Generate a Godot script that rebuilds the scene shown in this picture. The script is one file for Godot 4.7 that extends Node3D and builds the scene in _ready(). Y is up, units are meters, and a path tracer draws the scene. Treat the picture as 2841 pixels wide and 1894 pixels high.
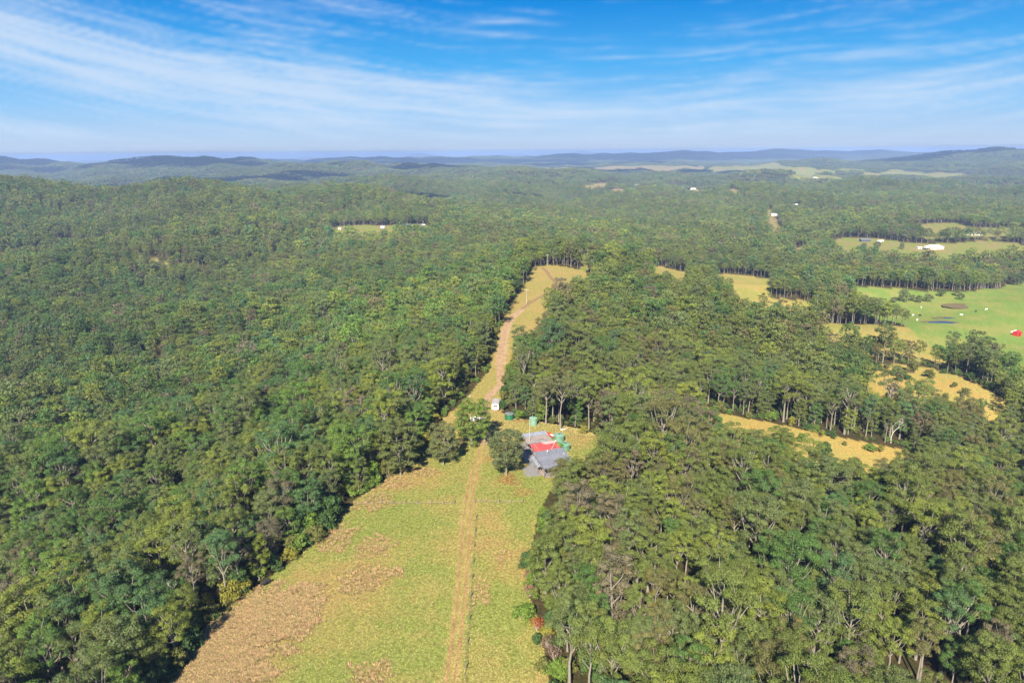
extends Node3D
# A timbered spur seen from the air: a grassy ridge-top paddock with a long low house, eucalypt forest on both
# flanks, farm flats to the right and blue ranges behind. Units are metres; the camera hangs 83 m above the ridge.

const CREST := [-200, -5, 0, -5, 90, -10, 170, -6, 213, -12, 270, -8, 331, 0, 381, 12, 437, 28, 510, 36, 620, 40, 900, 60, 1500, 60]
const CREST_H := [-200, -6, 60, 0, 525, 0, 580, -6, 650, -18, 760, -30, 1000, -44, 1600, -70, 40000, -90]
const WIDE_L := [-200, 44, 140, 42, 175, 34, 205, 20, 240, 9, 330, 8, 430, 14, 520, 24, 600, 24, 900, 60]
const WIDE_R := [-200, 10, 140, 12, 165, 30, 195, 32, 215, 10, 330, 8, 430, 16, 520, 26, 600, 24, 900, 60]
# hills: x, distance ahead, height, half width, half depth
const HILLS := [
	[-800, 1330, 54, 600, 470], [-1500, 1700, 44, 500, 600], [-330, 1050, 14, 220, 160], [-240, 1330, 14, 260, 120],
	[-560, 2600, 16, 600, 350], [-2450, 5400, 92, 480, 900], [-1800, 4900, 54, 420, 800], [-3300, 5700, 62, 900, 900],
	[-1000, 4300, 52, 620, 600], [-300, 4200, 34, 600, 600], [250, 3300, 30, 800, 420], [-5000, 6700, 128, 620, 900],
	[900, 6800, 20, 1500, 600], [-2000, 9500, 74, 3500, 900], [2500, 10500, 120, 2600, 1100], [4050, 11000, 30, 420, 700],
	[6000, 10800, 110, 2400, 900], [3500, 5200, 95, 700, 900], [4800, 6000, 120, 1000, 1300], [2800, 4300, 26, 600, 500],
	[2000, 5200, 34, 700, 500], [1500, 2400, 12, 500, 300],
	[-3150, 24000, 200, 420, 500], [-2700, 24000, 120, 800, 500], [-5200, 23000, 110, 240, 400], [-1150, 25000, 150, 500, 400],
	[150, 24500, 120, 900, 500], [1300, 24000, 110, 420, 400], [2500, 24500, 150, 520, 500], [3300, 24000, 160, 900, 500],
	[-9000, 26000, 60, 6000, 1500], [6000, 26000, 160, 6000, 1500],
]
# clearings in the forest, as outlines in x and distance ahead.
# M the ridge paddock, G golden slope, L lush flat, Y dry grass, F pale farm grass, D dust and stubble
const CLEARINGS := [
	["M", [-60, 40, -60, 91.5, -59.3, 98.2, -59.1, 116.7, -53, 124.4, -45.5, 137.2, -41.7, 155.4, -35, 167.3, -26.9, 177.4, -25.7, 193.3, -24.2, 208.9, -17.8, 223.3, -13, 245.9, -9.2, 261.4, -8.6, 294, -5.4, 345, -0.9, 390.9, 9, 460.7, 15.8, 519, 29.4, 523.6, 54.4, 496.5, 53.5, 441.7, 32.8, 388.1, 15.6, 338.4, 8.3, 297.7, -0.1, 271.1, -2.9, 258.9, -3.3, 235.9, -4, 216.3, 0.4, 209.9, 11, 207.8, 24.1, 209.6, 29.3, 195.3, 28.5, 180.5, 19.2, 164, 9.3, 158.2, 5.9, 147.9, 4.5, 137.2, 2.6, 126.8, 2.7, 118, 4.4, 110.4, 5.3, 101.4, 5.8, 94.6, 6.3, 88.1, 7, 70, 7, 40]],
	["G", [79.6, 269.5, 81.5, 258.5, 91.4, 255.9, 101.9, 255.5, 124.9, 251.1, 141.5, 249.1, 156.5, 247.4, 159.6, 243.8, 105.5, 183.4, 93.9, 190.2, 84.8, 201.8, 70.6, 194, 69, 215.5]],
	["G", [193.9, 356.1, 212.6, 359.7, 226.1, 354.1, 231, 335.9, 229.9, 314.2, 228.2, 295, 203, 261.9, 190.4, 270.9, 183.9, 279, 170, 274.8, 159.2, 283.6]],
	["L", [296.1, 583.7, 328.8, 579.5, 354.3, 571.4, 398.6, 576.2, 522.8, 710.8, 606.8, 767.5, 722.9, 787, 275.6, 278.9, 240.4, 302.4, 257.9, 352.4, 250.2, 364.2, 250.6, 378.7, 252.4, 407.4, 262.4, 438.1, 271.8, 502.7, 271, 527.1]],
	["Y", [195.4, 427, 229.5, 450.5, 265.7, 436.3, 275.3, 428.3, 266, 398.6, 236.3, 352.3, 215.6, 369.9, 195.3, 374.2, 180.7, 375.6]],
	["F", [469, 1021.6, 518.2, 1064.5, 559.6, 1040.3, 585.1, 991.8, 643.4, 984.2, 700.6, 1004.5, 721.2, 960.1, 839.9, 922.1, 730.5, 795.8, 633.5, 837.2, 608.3, 841.1, 525.5, 796.3, 469.4, 796.9, 465.8, 879.9, 434.7, 898.2]],
	["F", [655.8, 1136.8, 713.6, 1180.3, 808, 1239.4, 751.5, 1128.9, 862.8, 1147.9, 825.8, 1042.9, 722.9, 1009.2, 679.2, 1031.4, 621.2, 1010.5, 622.6, 1058.6]],
	["F", [-271.7, 1024.7, -295.8, 1173.5, -208.7, 1086.9, -131, 1127.3, -121.6, 1014.5, -168.3, 985.7, -168.6, 950.4, -207, 945.7, -247.3, 963.3]],
	["Y", [148.8, 768.7, 172.6, 777.7, 196.7, 749.6, 126.1, 478.8, 99.6, 472.6]],
	["Y", [224.8, 756.3, 257.1, 759.1, 283.7, 731.8, 205.6, 530.3, 174.7, 521.4, 155.3, 514]],
	["Y", [169.5, 524.7, 206, 541.5, 247, 543.9, 190, 414.6, 155, 403.3, 138.6, 410.5]],
	["F", [76.2, 765.3, 89.4, 787.3, 92.1, 750.9, 56.1, 491.6, 49.2, 486.1]],
	["D", [616.7, 1695.3, 635.3, 1689.1, 520.6, 1352.8, 478.9, 1215.7, 456, 1126, 403.5, 1053.9, 454.1, 1219.5]],
	["D", [401.1, 973.3, 426.2, 989, 419.3, 957.4, 359.1, 853.7]],
	["D", [-653.6, 982, -600.9, 970.2, -435.7, 780.3, -385.2, 776, -348.5, 780.8, -338.5, 755.6, -375.2, 753.1, -421.3, 751.8, -584.3, 940.5, -633, 948.2]],
	["D", [248.2, 2541.8, 348.1, 2994.9, 461.6, 3006.1, 456.5, 2911, 321.7, 2379.8, 250, 2403.4]],
	["D", [326.3, 2358.3, 381, 2477.5, 535, 2799.6, 541.6, 2742.2, 374.8, 2092.4, 320.4, 2165.6]],
	["D", [625.1, 2695.4, 761.7, 2862.5, 647.4, 1968.8, 616.2, 1888.2, 554.5, 2078.4]],
	["F", [1185.7, 2975.3, 1677.1, 3993.7, 1510.9, 3349.4, 1829.1, 3767.5, 1326.3, 2745.4, 1184.9, 2901.3]],
	["F", [1861.7, 3738.8, 2339.3, 4332, 2408.1, 4190.6, 2527.7, 3852.3, 2230.3, 3428, 2029.4, 3683.9, 1527.1, 3007.4]],
	["F", [1424.8, 5146.5, 2222.1, 6819.7, 1962.8, 5062.6, 1777.9, 4060.4, 2393.1, 4730.3, 1938.5, 3827.2, 1735.2, 3955.8, 1028.5, 3145.1]],
	["D", [-30.3, 3799.8, 322.8, 6769.5, 830.4, 5915, 1804.3, 6527.6, 1431.7, 5171.7, 760, 4429.3, 372.7, 4737.9]],
]
# bracken in the paddock: x, distance ahead, half width, half depth
const BRACKEN := [
	[-55.2, 102.1, 11.0, 12.6, 1.0], [-45.0, 111.7, 6.1, 7.9, 0.8], [-40.8, 114.3, 3.5, 4.3, 0.6], [-51.3, 110.4, 5.4, 9.0, 0.9], [-31.6, 134.7, 3.8, 4.0, 0.5], [-30.5, 122.5, 3.6, 4.7, 0.55],
	[-27.2, 124.1, 3.7, 1.9, 0.6], [-34.1, 156.0, 3.4, 4.4, 0.45], [-40.5, 139.4, 3.6, 5.1, 0.6], [-7.1, 116.4, 2.1, 3.5, 0.4], [-23.9, 95.3, 3.3, 3.1, 0.5], [-2.3, 129.4, 1.5, 2.0, 0.3],
	[-32.4, 165.4, 5.9, 3.8, 0.45], [-24.3, 170.8, 3.6, 2.7, 0.45], [-35.9, 154.1, 6.7, 2.4, 0.4], [5.7, 120.0, 1.3, 1.7, 0.5], [-57.5, 93.0, 9.0, 9.0, 1.0], [-54.0, 119.0, 2.2, 4.0, 0.5],
]
const RED_LITTER := [[-0.8, 165.1, 2.8, 2.5, 0.8], [2.4, 157.9, 2.8, 2.3, 0.4], [-7.8, 177.2, 1.5, 2.3, 0.5], [2.5, 207.5, 4.0, 1.0, 0.6]]
const TRACK := [-10.53, 93.09, -10.45, 101.02, -10.32, 110.75, -10.48, 122.13, -10.9, 135.64, -11.05, 151.78, -10.69, 165.25, -9.55, 178.42, -8.41, 189.53, -8.76, 199.29, -9.4, 207.01, -9.37, 215.88, -9.06, 224.6, -7.42, 234.17, -4.93, 242.5, -4.51, 250.97, -5.21, 269.47, -4.66, 296.71, -3.28, 330.45, 0.01, 353.71, 6.11, 374.09, 15.13, 398.74, 23.65, 417.09, 28.1, 430.72, 29.04, 449.22, 27.11, 470.59, 25.62, 495.61, 22.97, 513.41]

var rng := RandomNumberGenerator.new()
var fine := FastNoiseLite.new()
var broad := FastNoiseLite.new()
var taken := {}
var boxes: Array[Rect2] = []
var outlines: Array[PackedVector2Array] = []


func _ready() -> void:
	rng.seed = 20240611
	set_camera()
	set_sky_and_sun()
	prepare()
	build_ground()
	build_tracks()
	build_water()
	build_house()
	build_yard()
	build_farms()
	build_forest()
	build_shrubs()
	build_grass()
	build_fences()
	build_animals()
	build_clouds()


func set_camera() -> void:
	var cam := Camera3D.new()
	cam.name = "camera"
	cam.fov = 53.13
	cam.near = 0.5
	cam.far = 60000.0
	cam.position = Vector3(0, 83, 0)
	cam.rotation_order = EULER_ORDER_YXZ
	cam.rotation_degrees = Vector3(-15.5, 0, -0.45)
	add_child(cam)


func set_sky_and_sun() -> void:
	var env := Environment.new()
	env.background_mode = Environment.BG_SKY
	env.tonemap_mode = Environment.TONE_MAPPER_LINEAR
	env.tonemap_exposure = 3.05
	env.sdfgi_enabled = true
	env.ssao_enabled = true
	env.ssil_enabled = true
	env.fog_enabled = true
	env.fog_density = 0.0001
	env.fog_light_color = Color(0.66, 0.79, 1.0)
	var sky := Sky.new()
	var pan := PanoramaSkyMaterial.new()
	pan.panorama = ImageTexture.create_from_image(sky_picture())
	sky.sky_material = pan
	env.sky = sky
	var we := WorldEnvironment.new()
	we.name = "air"
	we.environment = env
	add_child(we)
	var sun := DirectionalLight3D.new()
	sun.name = "sun"
	sun.light_energy = 1.45
	sun.light_color = Color(1.0, 0.95, 0.86)
	sun.light_angular_distance = 0.53
	sun.shadow_enabled = true
	add_child(sun)
	var az := deg_to_rad(12.0)
	var el := deg_to_rad(38.0)
	sun.look_at_from_position(Vector3.ZERO, Vector3(sin(az) * cos(el), -sin(el), -cos(az) * cos(el)))


func sky_picture() -> Image:
	# clear air that pales towards the horizon, and cirrus drawn out in parallel streaks on a high level sheet
	var w := 2048
	var h := 1024
	var wisp := FastNoiseLite.new()
	wisp.seed = 11
	wisp.noise_type = FastNoiseLite.TYPE_SIMPLEX_SMOOTH
	wisp.fractal_type = FastNoiseLite.FRACTAL_FBM
	wisp.fractal_octaves = 5
	wisp.frequency = 1.0
	var patch := FastNoiseLite.new()
	patch.seed = 5
	patch.noise_type = FastNoiseLite.TYPE_SIMPLEX_SMOOTH
	patch.fractal_octaves = 3
	patch.frequency = 1.0
	var ramp := Gradient.new()
	ramp.offsets = PackedFloat32Array([0.0, 1.2 / 90.0, 3.2 / 90.0, 6.5 / 90.0, 11.0 / 90.0, 30.0 / 90.0, 1.0])
	ramp.colors = PackedColorArray([Color(0.182, 0.206, 0.238), Color(0.156, 0.214, 0.284), Color(0.094, 0.196, 0.310), Color(0.026, 0.146, 0.300), Color(0.002, 0.086, 0.252), Color(0.003, 0.055, 0.19), Color(0.003, 0.032, 0.13)])
	var px := PackedFloat32Array()
	px.resize(w * h * 3)
	var white := Color(0.206, 0.252, 0.312)
	for j in h:
		var el := PI * 0.5 - (j + 0.5) / h * PI
		var c0 := ramp.sample(clampf(el / (PI * 0.5), 0.0, 1.0))
		for i in w:
			var c := c0
			if el > 0.0:
				# streaks lie along arcs that are lowest ahead and climb to either side
				var az := rad_to_deg(wrapf((i + 0.5) / w * TAU, -PI, PI))
				var e := rad_to_deg(el)
				var arc := e - 20.0 * (1.0 - cos(deg_to_rad(az - 8.0)))
				var px2 := cos(deg_to_rad(az)) * 57.0
				var py2 := sin(deg_to_rad(az)) * 57.0
				arc += 0.9 * patch.get_noise_3d(px2 * 0.03, py2 * 0.03, e * 0.05)
				var s := 0.40 * wisp.get_noise_3d(px2 * 0.03, py2 * 0.03, arc * 0.36) + 0.40 * wisp.get_noise_3d(px2 * 0.07 + 40.0, py2 * 0.07, arc * 1.15) + 0.34 * wisp.get_noise_3d(px2 * 0.15 + 80.0, py2 * 0.15, arc * 3.4)
				var b := 0.42 * exp(-pow((arc - 2.9) / 2.0, 2.0)) * (1.0 - 0.45 * smoothstep(10.0, 28.0, az))
				b += 0.20 * smoothstep(-4.0, -26.0, az) * smoothstep(9.0, 4.0, arc) + 0.16 * exp(-pow((arc - 0.6) / 1.0, 2.0))
				b += 0.20 * exp(-pow((e - 9.6 - (az - 2.0) * 0.12) / 1.0, 2.0)) * exp(-pow((az - 2.0) / 8.0, 2.0)) + 0.16 * exp(-pow((e - 6.6 - (az - 27.0) * 0.1) / 0.9, 2.0)) * exp(-pow((az - 27.0) / 6.0, 2.0))
				var a := smoothstep(-0.05, 0.95, s + b + 0.04) * 0.86
				a *= smoothstep(0.0, 0.03, el)
				c = c0.lerp(white, a)
			var at := (j * w + i) * 3
			px[at] = c.r
			px[at + 1] = c.g
			px[at + 2] = c.b
	return Image.create_from_data(w, h, false, Image.FORMAT_RGBF, px.to_byte_array())


# ---------------------------------------------------------------- ground
func inside_any(list: Array, x: float, f: float, ragged: float) -> float:
	# 1 well inside one of the ellipses, 0 outside, with a ragged rim
	var best := 0.0
	for e in list:
		var a: float = (x - e[0]) / e[2]
		var b: float = (f - e[1]) / e[3]
		var d := a * a + b * b
		if d < 3.6:
			best = maxf(best, (1.0 - smoothstep(0.0, 2.2, d + ragged * 2.4)) * e[4])
	return best


func ground_colour(x: float, f: float, kind: String) -> Color:
	var n1 := broad.get_noise_2d(x * 0.03, f * 0.03)
	var n2 := fine.get_noise_2d(x * 0.21, f * 0.21)
	var n3 := fine.get_noise_2d(x * 0.9 + 50.0, f * 0.9)
	var c: Color
	match kind:
		"M":
			c = Color(0.290, 0.262, 0.076).lerp(Color(0.212, 0.246, 0.056), smoothstep(-0.25, 0.35, n1 + n2 * 0.5))
			c = c.lerp(Color(0.36, 0.24, 0.095), smoothstep(0.02, 0.5, n2 * 0.6 - n1 * 0.9 + n3 * 0.25 + 0.05 * smoothstep(120.0, 150.0, f)) * 0.62)
			if f > 196.0:
				c = c.lerp(Color(0.42, 0.315, 0.115), 0.55)
			c = c.lerp(Color(0.33, 0.20, 0.095), inside_any(BRACKEN, x, f, n2 * 0.7 + n3 * 0.4) * 0.8)
			c = c.lerp(Color(0.27, 0.095, 0.045), inside_any(RED_LITTER, x, f, n2 * 0.7 + n3 * 0.5) * 0.8)
		"G":
			c = Color(0.46, 0.335, 0.100).lerp(Color(0.40, 0.350, 0.100), smoothstep(-0.3, 0.4, n1 + n2))
		"L":
			c = Color(0.200, 0.295, 0.066).lerp(Color(0.285, 0.305, 0.085), smoothstep(-0.3, 0.5, n1 * 1.2 + n2 * 0.5))
		"Y":
			c = Color(0.40, 0.32, 0.100).lerp(Color(0.31, 0.31, 0.078), smoothstep(-0.3, 0.4, n1 + n2))
		"F":
			c = Color(0.225, 0.255, 0.066).lerp(Color(0.285, 0.240, 0.095), smoothstep(-0.2, 0.4, n1 * 1.3 + n2 * 0.6))
		"D":
			c = Color(0.30, 0.235, 0.115).lerp(Color(0.24, 0.25, 0.08), smoothstep(0.0, 0.5, n1 + n2 * 0.5))
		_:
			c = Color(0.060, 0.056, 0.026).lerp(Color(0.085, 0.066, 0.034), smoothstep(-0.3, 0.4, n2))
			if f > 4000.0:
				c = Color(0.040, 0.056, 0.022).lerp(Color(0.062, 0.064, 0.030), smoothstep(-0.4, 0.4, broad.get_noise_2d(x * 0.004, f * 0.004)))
	return c * (1.0 + 0.09 * n3)


func build_ground() -> void:
	var s := Shape.new()
	var cols := 560
	var r := 30.0
	var radii := PackedFloat32Array()
	while r < 34000.0:
		radii.append(r)
		r *= 1.0085 if r < 130.0 else (1.0062 if r < 330.0 else (1.011 if r < 1200.0 else (1.017 if r < 12000.0 else 1.03)))
	for j in radii.size():
		for i in cols + 1:
			var a := deg_to_rad(-50.0 + 100.0 * i / cols)
			var x := radii[j] * sin(a)
			var f := radii[j] * cos(a)
			s.v.append(Vector3(x, land(x, f), -f))
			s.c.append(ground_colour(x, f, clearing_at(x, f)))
			s.n.append(Vector3.UP)
	var w := cols + 1
	for j in radii.size() - 1:
		for i in cols:
			var p := j * w + i
			s.i.append(p); s.i.append(p + w); s.i.append(p + 1)
			s.i.append(p + 1); s.i.append(p + w); s.i.append(p + w + 1)
	for j in radii.size():
		for i in w:
			var l := s.v[j * w + maxi(i - 1, 0)] - s.v[j * w + mini(i + 1, cols)]
			var d := s.v[maxi(j - 1, 0) * w + i] - s.v[mini(j + 1, radii.size() - 1) * w + i]
			var nn := d.cross(l)
			s.n[j * w + i] = (nn if nn.y > 0.0 else -nn).normalized()
	var m := StandardMaterial3D.new()
	m.vertex_color_use_as_albedo = true
	m.roughness = 0.95
	m.specular_mode = BaseMaterial3D.SPECULAR_DISABLED
	m.albedo_texture = grain(0.02, 0.70, 1.0, 21, 1024)
	m.uv1_triplanar = true
	m.uv1_world_triplanar = true
	m.uv1_scale = Vector3(0.045, 0.045, 0.045)
	var o := part("ground", s.mesh(), m, self)
	o.set_meta("kind", "structure")
	print("ground ", s.v.size(), " ", Time.get_ticks_msec())


func ribbon(pts: Array, from_f: float, to_f: float, off: float, half: float, up: float, col: Color, ragged: float) -> Shape:
	# a strip that lies on the ground along the track, off metres to the right of its middle
	var cv := Curve3D.new()
	for k in pts.size() / 2:
		cv.add_point(Vector3(pts[2 * k], 0, pts[2 * k + 1]))
	for k in range(1, cv.point_count - 1):
		var t := (cv.get_point_position(k + 1) - cv.get_point_position(k - 1)) * 0.16
		cv.set_point_in(k, -t)
		cv.set_point_out(k, t)
	var s := Shape.new()
	var len := cv.get_baked_length()
	var step := 0.8
	var rows := int(len / step)
	var across := 4
	var count := 0
	for k in rows + 1:
		var p := cv.sample_baked(k * step)
		if p.z < from_f or p.z > to_f:
			continue
		var q := cv.sample_baked(minf(k * step + 0.5, len)) - cv.sample_baked(maxf(k * step - 0.5, 0.0))
		var side := Vector3(q.z, 0, -q.x).normalized()
		for e in across + 1:
			var t := -1.0 + 2.0 * e / across
			var rim := 1.0 + ragged * fine.get_noise_2d(k * 0.35 + off * 9.0, signf(t) * 7.0)
			var at := p + side * (off + t * half * rim)
			s.v.append(Vector3(at.x, land(at.x, at.z) + up, -at.z))
			s.n.append(Vector3.UP)
			var n := fine.get_noise_2d(at.x * 0.8, at.z * 0.25)
			s.c.append(col * (1.0 + 0.35 * n))
		count += 1
	var w := across + 1
	for k in count - 1:
		for e in across:
			var p2 := k * w + e
			s.i.append(p2); s.i.append(p2 + w); s.i.append(p2 + 1)
			s.i.append(p2 + 1); s.i.append(p2 + w); s.i.append(p2 + w + 1)
	return s


func soil(rough := 0.95) -> StandardMaterial3D:
	var m := StandardMaterial3D.new()
	m.vertex_color_use_as_albedo = true
	m.roughness = rough
	m.specular_mode = BaseMaterial3D.SPECULAR_DISABLED
	m.albedo_texture = grain(0.03, 0.72, 1.0, 33)
	m.uv1_triplanar = true
	m.uv1_world_triplanar = true
	m.uv1_scale = Vector3(0.12, 0.12, 0.12)
	return m


func build_tracks() -> void:
	var m := soil()
	for a in [
		["track_verge", 40.0, 205.0, 0.0, 1.7, 0.05, Color(0.34, 0.285, 0.095), 0.8],
		["wheel_rut", 40.0, 186.0, -0.75, 0.30, 0.056, Color(0.36, 0.235, 0.105), 0.9],
		["wheel_rut", 40.0, 186.0, 0.75, 0.30, 0.056, Color(0.36, 0.235, 0.105), 0.9],
		["dirt_track", 186.0, 380.0, 0.0, 1.45, 0.056, Color(0.43, 0.295, 0.180), 0.5],
		["dirt_track", 268.0, 372.0, 0.6, 2.2, 0.05, Color(0.46, 0.335, 0.190), 0.7],
		["dirt_track", 372.0, 520.0, 0.0, 1.2, 0.06, Color(0.30, 0.205, 0.115), 0.4],
	]:
		var o := part(numbered(a[0]), ribbon(TRACK, a[1], a[2], a[3], a[4], a[5], a[6], a[7]).mesh(), m, self)
		o.set_meta("kind", "structure")


func pool(pts: Array, up: float, mat: Material, called: String) -> void:
	# a flat sheet with an uneven outline: centre x, distance, half width, half depth, turn
	var s := Shape.new()
	var n := 40
	var y := land(pts[0], pts[1]) + up
	s.v.append(Vector3(pts[0], y, -pts[1])); s.n.append(Vector3.UP); s.c.append(Color.WHITE)
	for k in n:
		var t := TAU * k / n
		var w := 1.0 + 0.22 * fine.get_noise_2d(cos(t) * 1.3 + pts[0], sin(t) * 1.3)
		var p := Vector2(cos(t) * pts[2] * w, sin(t) * pts[3] * w).rotated(pts[4])
		s.v.append(Vector3(pts[0] + p.x, y, -(pts[1] + p.y))); s.n.append(Vector3.UP); s.c.append(Color.WHITE)
	for k in n:
		s.i.append(0); s.i.append(1 + (k + 1) % n); s.i.append(1 + k)
	var o := part(numbered(called), s.mesh(), mat, self)
	o.set_meta("kind", "structure")


func build_water() -> void:
	var mud := soil()
	mud.albedo_color = Color(0.19, 0.155, 0.085).linear_to_srgb()
	var water := paint(Color(0.02, 0.03, 0.04), 0.05)
	water.metallic_specular = 0.6
	pool([297.0, 459.0, 12.5, 6.0, 0.0], 0.05, mud, "pond_bank")
	pool([312.0, 477.0, 8.5, 4.6, 0.0], 0.05, mud, "pond_bank")
	pool([354.0, 519.0, 19.0, 10.0, 0.1], 0.05, mud, "marsh")
	pool([297.0, 457.5, 9.0, 3.4, -0.02], 0.12, water, "pond_water")
	pool([314.5, 476.0, 4.5, 1.8, 0.0], 0.12, water, "pond_water")


# ---------------------------------------------------------------- trees
const LEAF_TINTS := {
	"olive": Color(0.102, 0.134, 0.030), "grey-green": Color(0.096, 0.128, 0.042), "yellow-green": Color(0.138, 0.174, 0.030),
	"deep green": Color(0.062, 0.120, 0.028), "brownish": Color(0.116, 0.116, 0.042), "blue-green": Color(0.062, 0.122, 0.044), "fresh green": Color(0.094, 0.162, 0.030), "mauve-grey": Color(0.120, 0.108, 0.066),
}
const SIDE_RANK := ["leftmost", "second-left", "third-left", "fourth-left", "fifth-left", "sixth-left", "seventh-left", "eighth-left", "ninth-left", "tenth-left", "eleventh-left", "twelfth-left"]
var bark: StandardMaterial3D
var foliage: StandardMaterial3D
var leaf_mats := {}


func any_dir(r: RandomNumberGenerator) -> Vector3:
	var y := r.randf_range(-1.0, 1.0)
	var t := r.randf() * TAU
	var q := sqrt(1.0 - y * y)
	return Vector3(cos(t) * q, y, sin(t) * q)


func clump(s: Shape, r: RandomNumberGenerator, at: Vector3, rc: float, leaves: int, size: float, flat: float, tone: Color) -> void:
	# one spray of leaves, made of a few ragged tufts; most leaves sit on the outside and hang
	var lobes := 1 if leaves < 60 else 4
	for b in lobes:
		var mid := at
		var ra := rc
		if lobes > 1:
			var o := any_dir(r)
			o.y = absf(o.y) * 0.9 - 0.2
			mid = at + o * Vector3(1.0, flat, 1.0) * rc * 0.56
			ra = rc * r.randf_range(0.46, 0.74)
		var tall := flat * r.randf_range(0.75, 1.25)
		var lift := r.randf_range(0.88, 1.14)
		for l in leaves / lobes:
			var d := any_dir(r)
			if d.y < -0.25 and r.randf() < 0.7:
				d.y = -d.y * 0.8
			var p := mid + d * Vector3(1.0, tall, 1.0) * ra * (0.56 + 0.50 * sqrt(r.randf()))
			var nn := (d * Vector3(1.0, 1.2, 1.0) + any_dir(r) * (0.6 if lobes > 1 else 1.3)).normalized()
			var t := Vector3.DOWN * 0.9 + any_dir(r)
			var along := (t - nn * t.dot(nn)).normalized()
			var q := size * r.randf_range(0.65, 1.35)
			var k := lift * r.randf_range(0.86, 1.15)
			s.leaf(p, along * q, nn.cross(along) * q * r.randf_range(0.34, 0.56), Color(tone.r * k * r.randf_range(0.93, 1.12), tone.g * k, tone.b * k * r.randf_range(0.85, 1.1)))


func gum(sd: int, o: Dictionary) -> Array:
	# a eucalypt: pale trunk, limbs that part and part again, and sprays of leaves at their ends. [wood, leaves]
	var r := RandomNumberGenerator.new()
	r.seed = sd
	var wood := Shape.new()
	var crown := Shape.new()
	var h: float = o.h
	var spread: float = o.spread
	var base: float = o.base
	var sides: int = o.sides
	var wc := Color(1, 1, 1)
	var lean := Vector3(r.randf_range(-0.05, 0.05), 0, r.randf_range(-0.05, 0.05)) * h
	var pts := PackedVector3Array()
	var rad := PackedFloat32Array()
	var girth: float = o.girth
	for k in 6:
		var t := k / 5.0
		pts.append(Vector3(0, -0.4 + (h * 0.80 + 0.4) * t, 0) + lean * t * t + Vector3(r.randf_range(-1, 1), 0, r.randf_range(-1, 1)) * 0.02 * h * t)
		rad.append(girth * lerpf(1.0, 0.22, pow(t, 0.8)) * (1.25 if k == 0 else 1.0))
	wood.tube(pts, rad, sides, wc)
	var joints: Array[Vector3] = []
	for k in range(3, 6):
		joints.append(pts[k])
	var limbs: int = o.limbs
	var ends: Array[Vector3] = []
	for k in limbs:
		var t := lerpf(base * 0.78, 0.66, (k + r.randf()) / limbs) / 0.80
		var i := mini(int(t * 5.0), 4)
		var from := pts[i].lerp(pts[i + 1], t * 5.0 - i)
		var az := k * 2.4 + r.randf_range(-0.5, 0.5) + sd
		var out := spread * r.randf_range(0.55, 0.9)
		var to := from + Vector3(cos(az) * out, (h - from.y) * r.randf_range(0.35, 0.72), sin(az) * out)
		var mid := from.lerp(to, 0.5) + Vector3(cos(az), -0.5, sin(az)) * out * 0.16
		var g := girth * lerpf(0.55, 0.34, t)
		wood.tube(PackedVector3Array([from, mid, to]), PackedFloat32Array([g, g * 0.66, g * 0.3]), maxi(sides - 1, 3), wc)
		ends.append(to)
		joints.append(from.lerp(mid, 0.8))
		joints.append(mid.lerp(to, 0.5))
		joints.append(to)
	var made: Array[Vector3] = []
	var n: int = o.clumps
	for k in n:
		var best := Vector3.ZERO
		var best_d := -1.0
		if o.twigs and k < limbs:
			best = ends[k] + Vector3(0, 0.25, 0)
		for tries in (0 if o.twigs and k < limbs else 9):
			var q := pow(r.randf(), 0.62)
			var az := r.randf() * TAU
			var wide: float = spread * pow(sin(PI * lerpf(0.16, 0.86, q)), 0.75) * pow(r.randf_range(0.04, 1.0), 0.3)
			var c := Vector3(cos(az) * wide, h * lerpf(base, 0.95, q), sin(az) * wide) + lean * q
			var d := 1e9
			for m in made:
				d = minf(d, m.distance_squared_to(c))
			if d > best_d:
				best_d = d
				best = c
		made.append(best)
		var rc: float = o.clump * r.randf_range(0.72, 1.28)
		var tone := r.randf_range(0.80, 1.2)
		var col := Color(tone * r.randf_range(0.92, 1.12), tone, tone * r.randf_range(0.82, 1.1))
		clump(crown, r, best, rc, int(o.leaves * r.randf_range(0.75, 1.25)), o.size, 0.84, col)
		if o.twigs:
			var near := joints[0]
			for j in joints:
				if j.y < best.y and j.distance_squared_to(best) < near.distance_squared_to(best):
					near = j
			var g2 := girth * 0.2
			wood.tube(PackedVector3Array([near, near.lerp(best, 0.55) + Vector3(0, -0.15, 0), best + Vector3(0, rc * 0.3, 0)]), PackedFloat32Array([g2, g2 * 0.7, g2 * 0.25]), 3, wc)
	return [wood, crown]


func dead_gum(sd: int, h: float) -> Shape:
	var r := RandomNumberGenerator.new()
	r.seed = sd
	var s := Shape.new()
	var tips: Array = [[Vector3(0, -0.3, 0), Vector3(0.04, 1, 0.03), h * 0.42, 0.2, 0]]
	while tips.size() > 0:
		var q: Array = tips.pop_back()
		var from: Vector3 = q[0]
		var d: Vector3 = q[1].normalized()
		var to: Vector3 = from + d * q[2]
		var mid: Vector3 = from.lerp(to, 0.5) + any_dir(r) * q[2] * 0.07
		var g: float = q[3]
		s.tube(PackedVector3Array([from, mid, to]), PackedFloat32Array([g, g * 0.84, g * 0.66]), 5 if q[4] < 2 else 3, Color.WHITE)
		if q[4] < 4:
			for k in r.randi_range(2, 3):
				var nd := (d + any_dir(r) * 0.72 + Vector3(0, 0.18, 0)).normalized()
				tips.append([to, nd, q[2] * r.randf_range(0.5, 0.74), g * 0.6, q[4] + 1])
	return s


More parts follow.
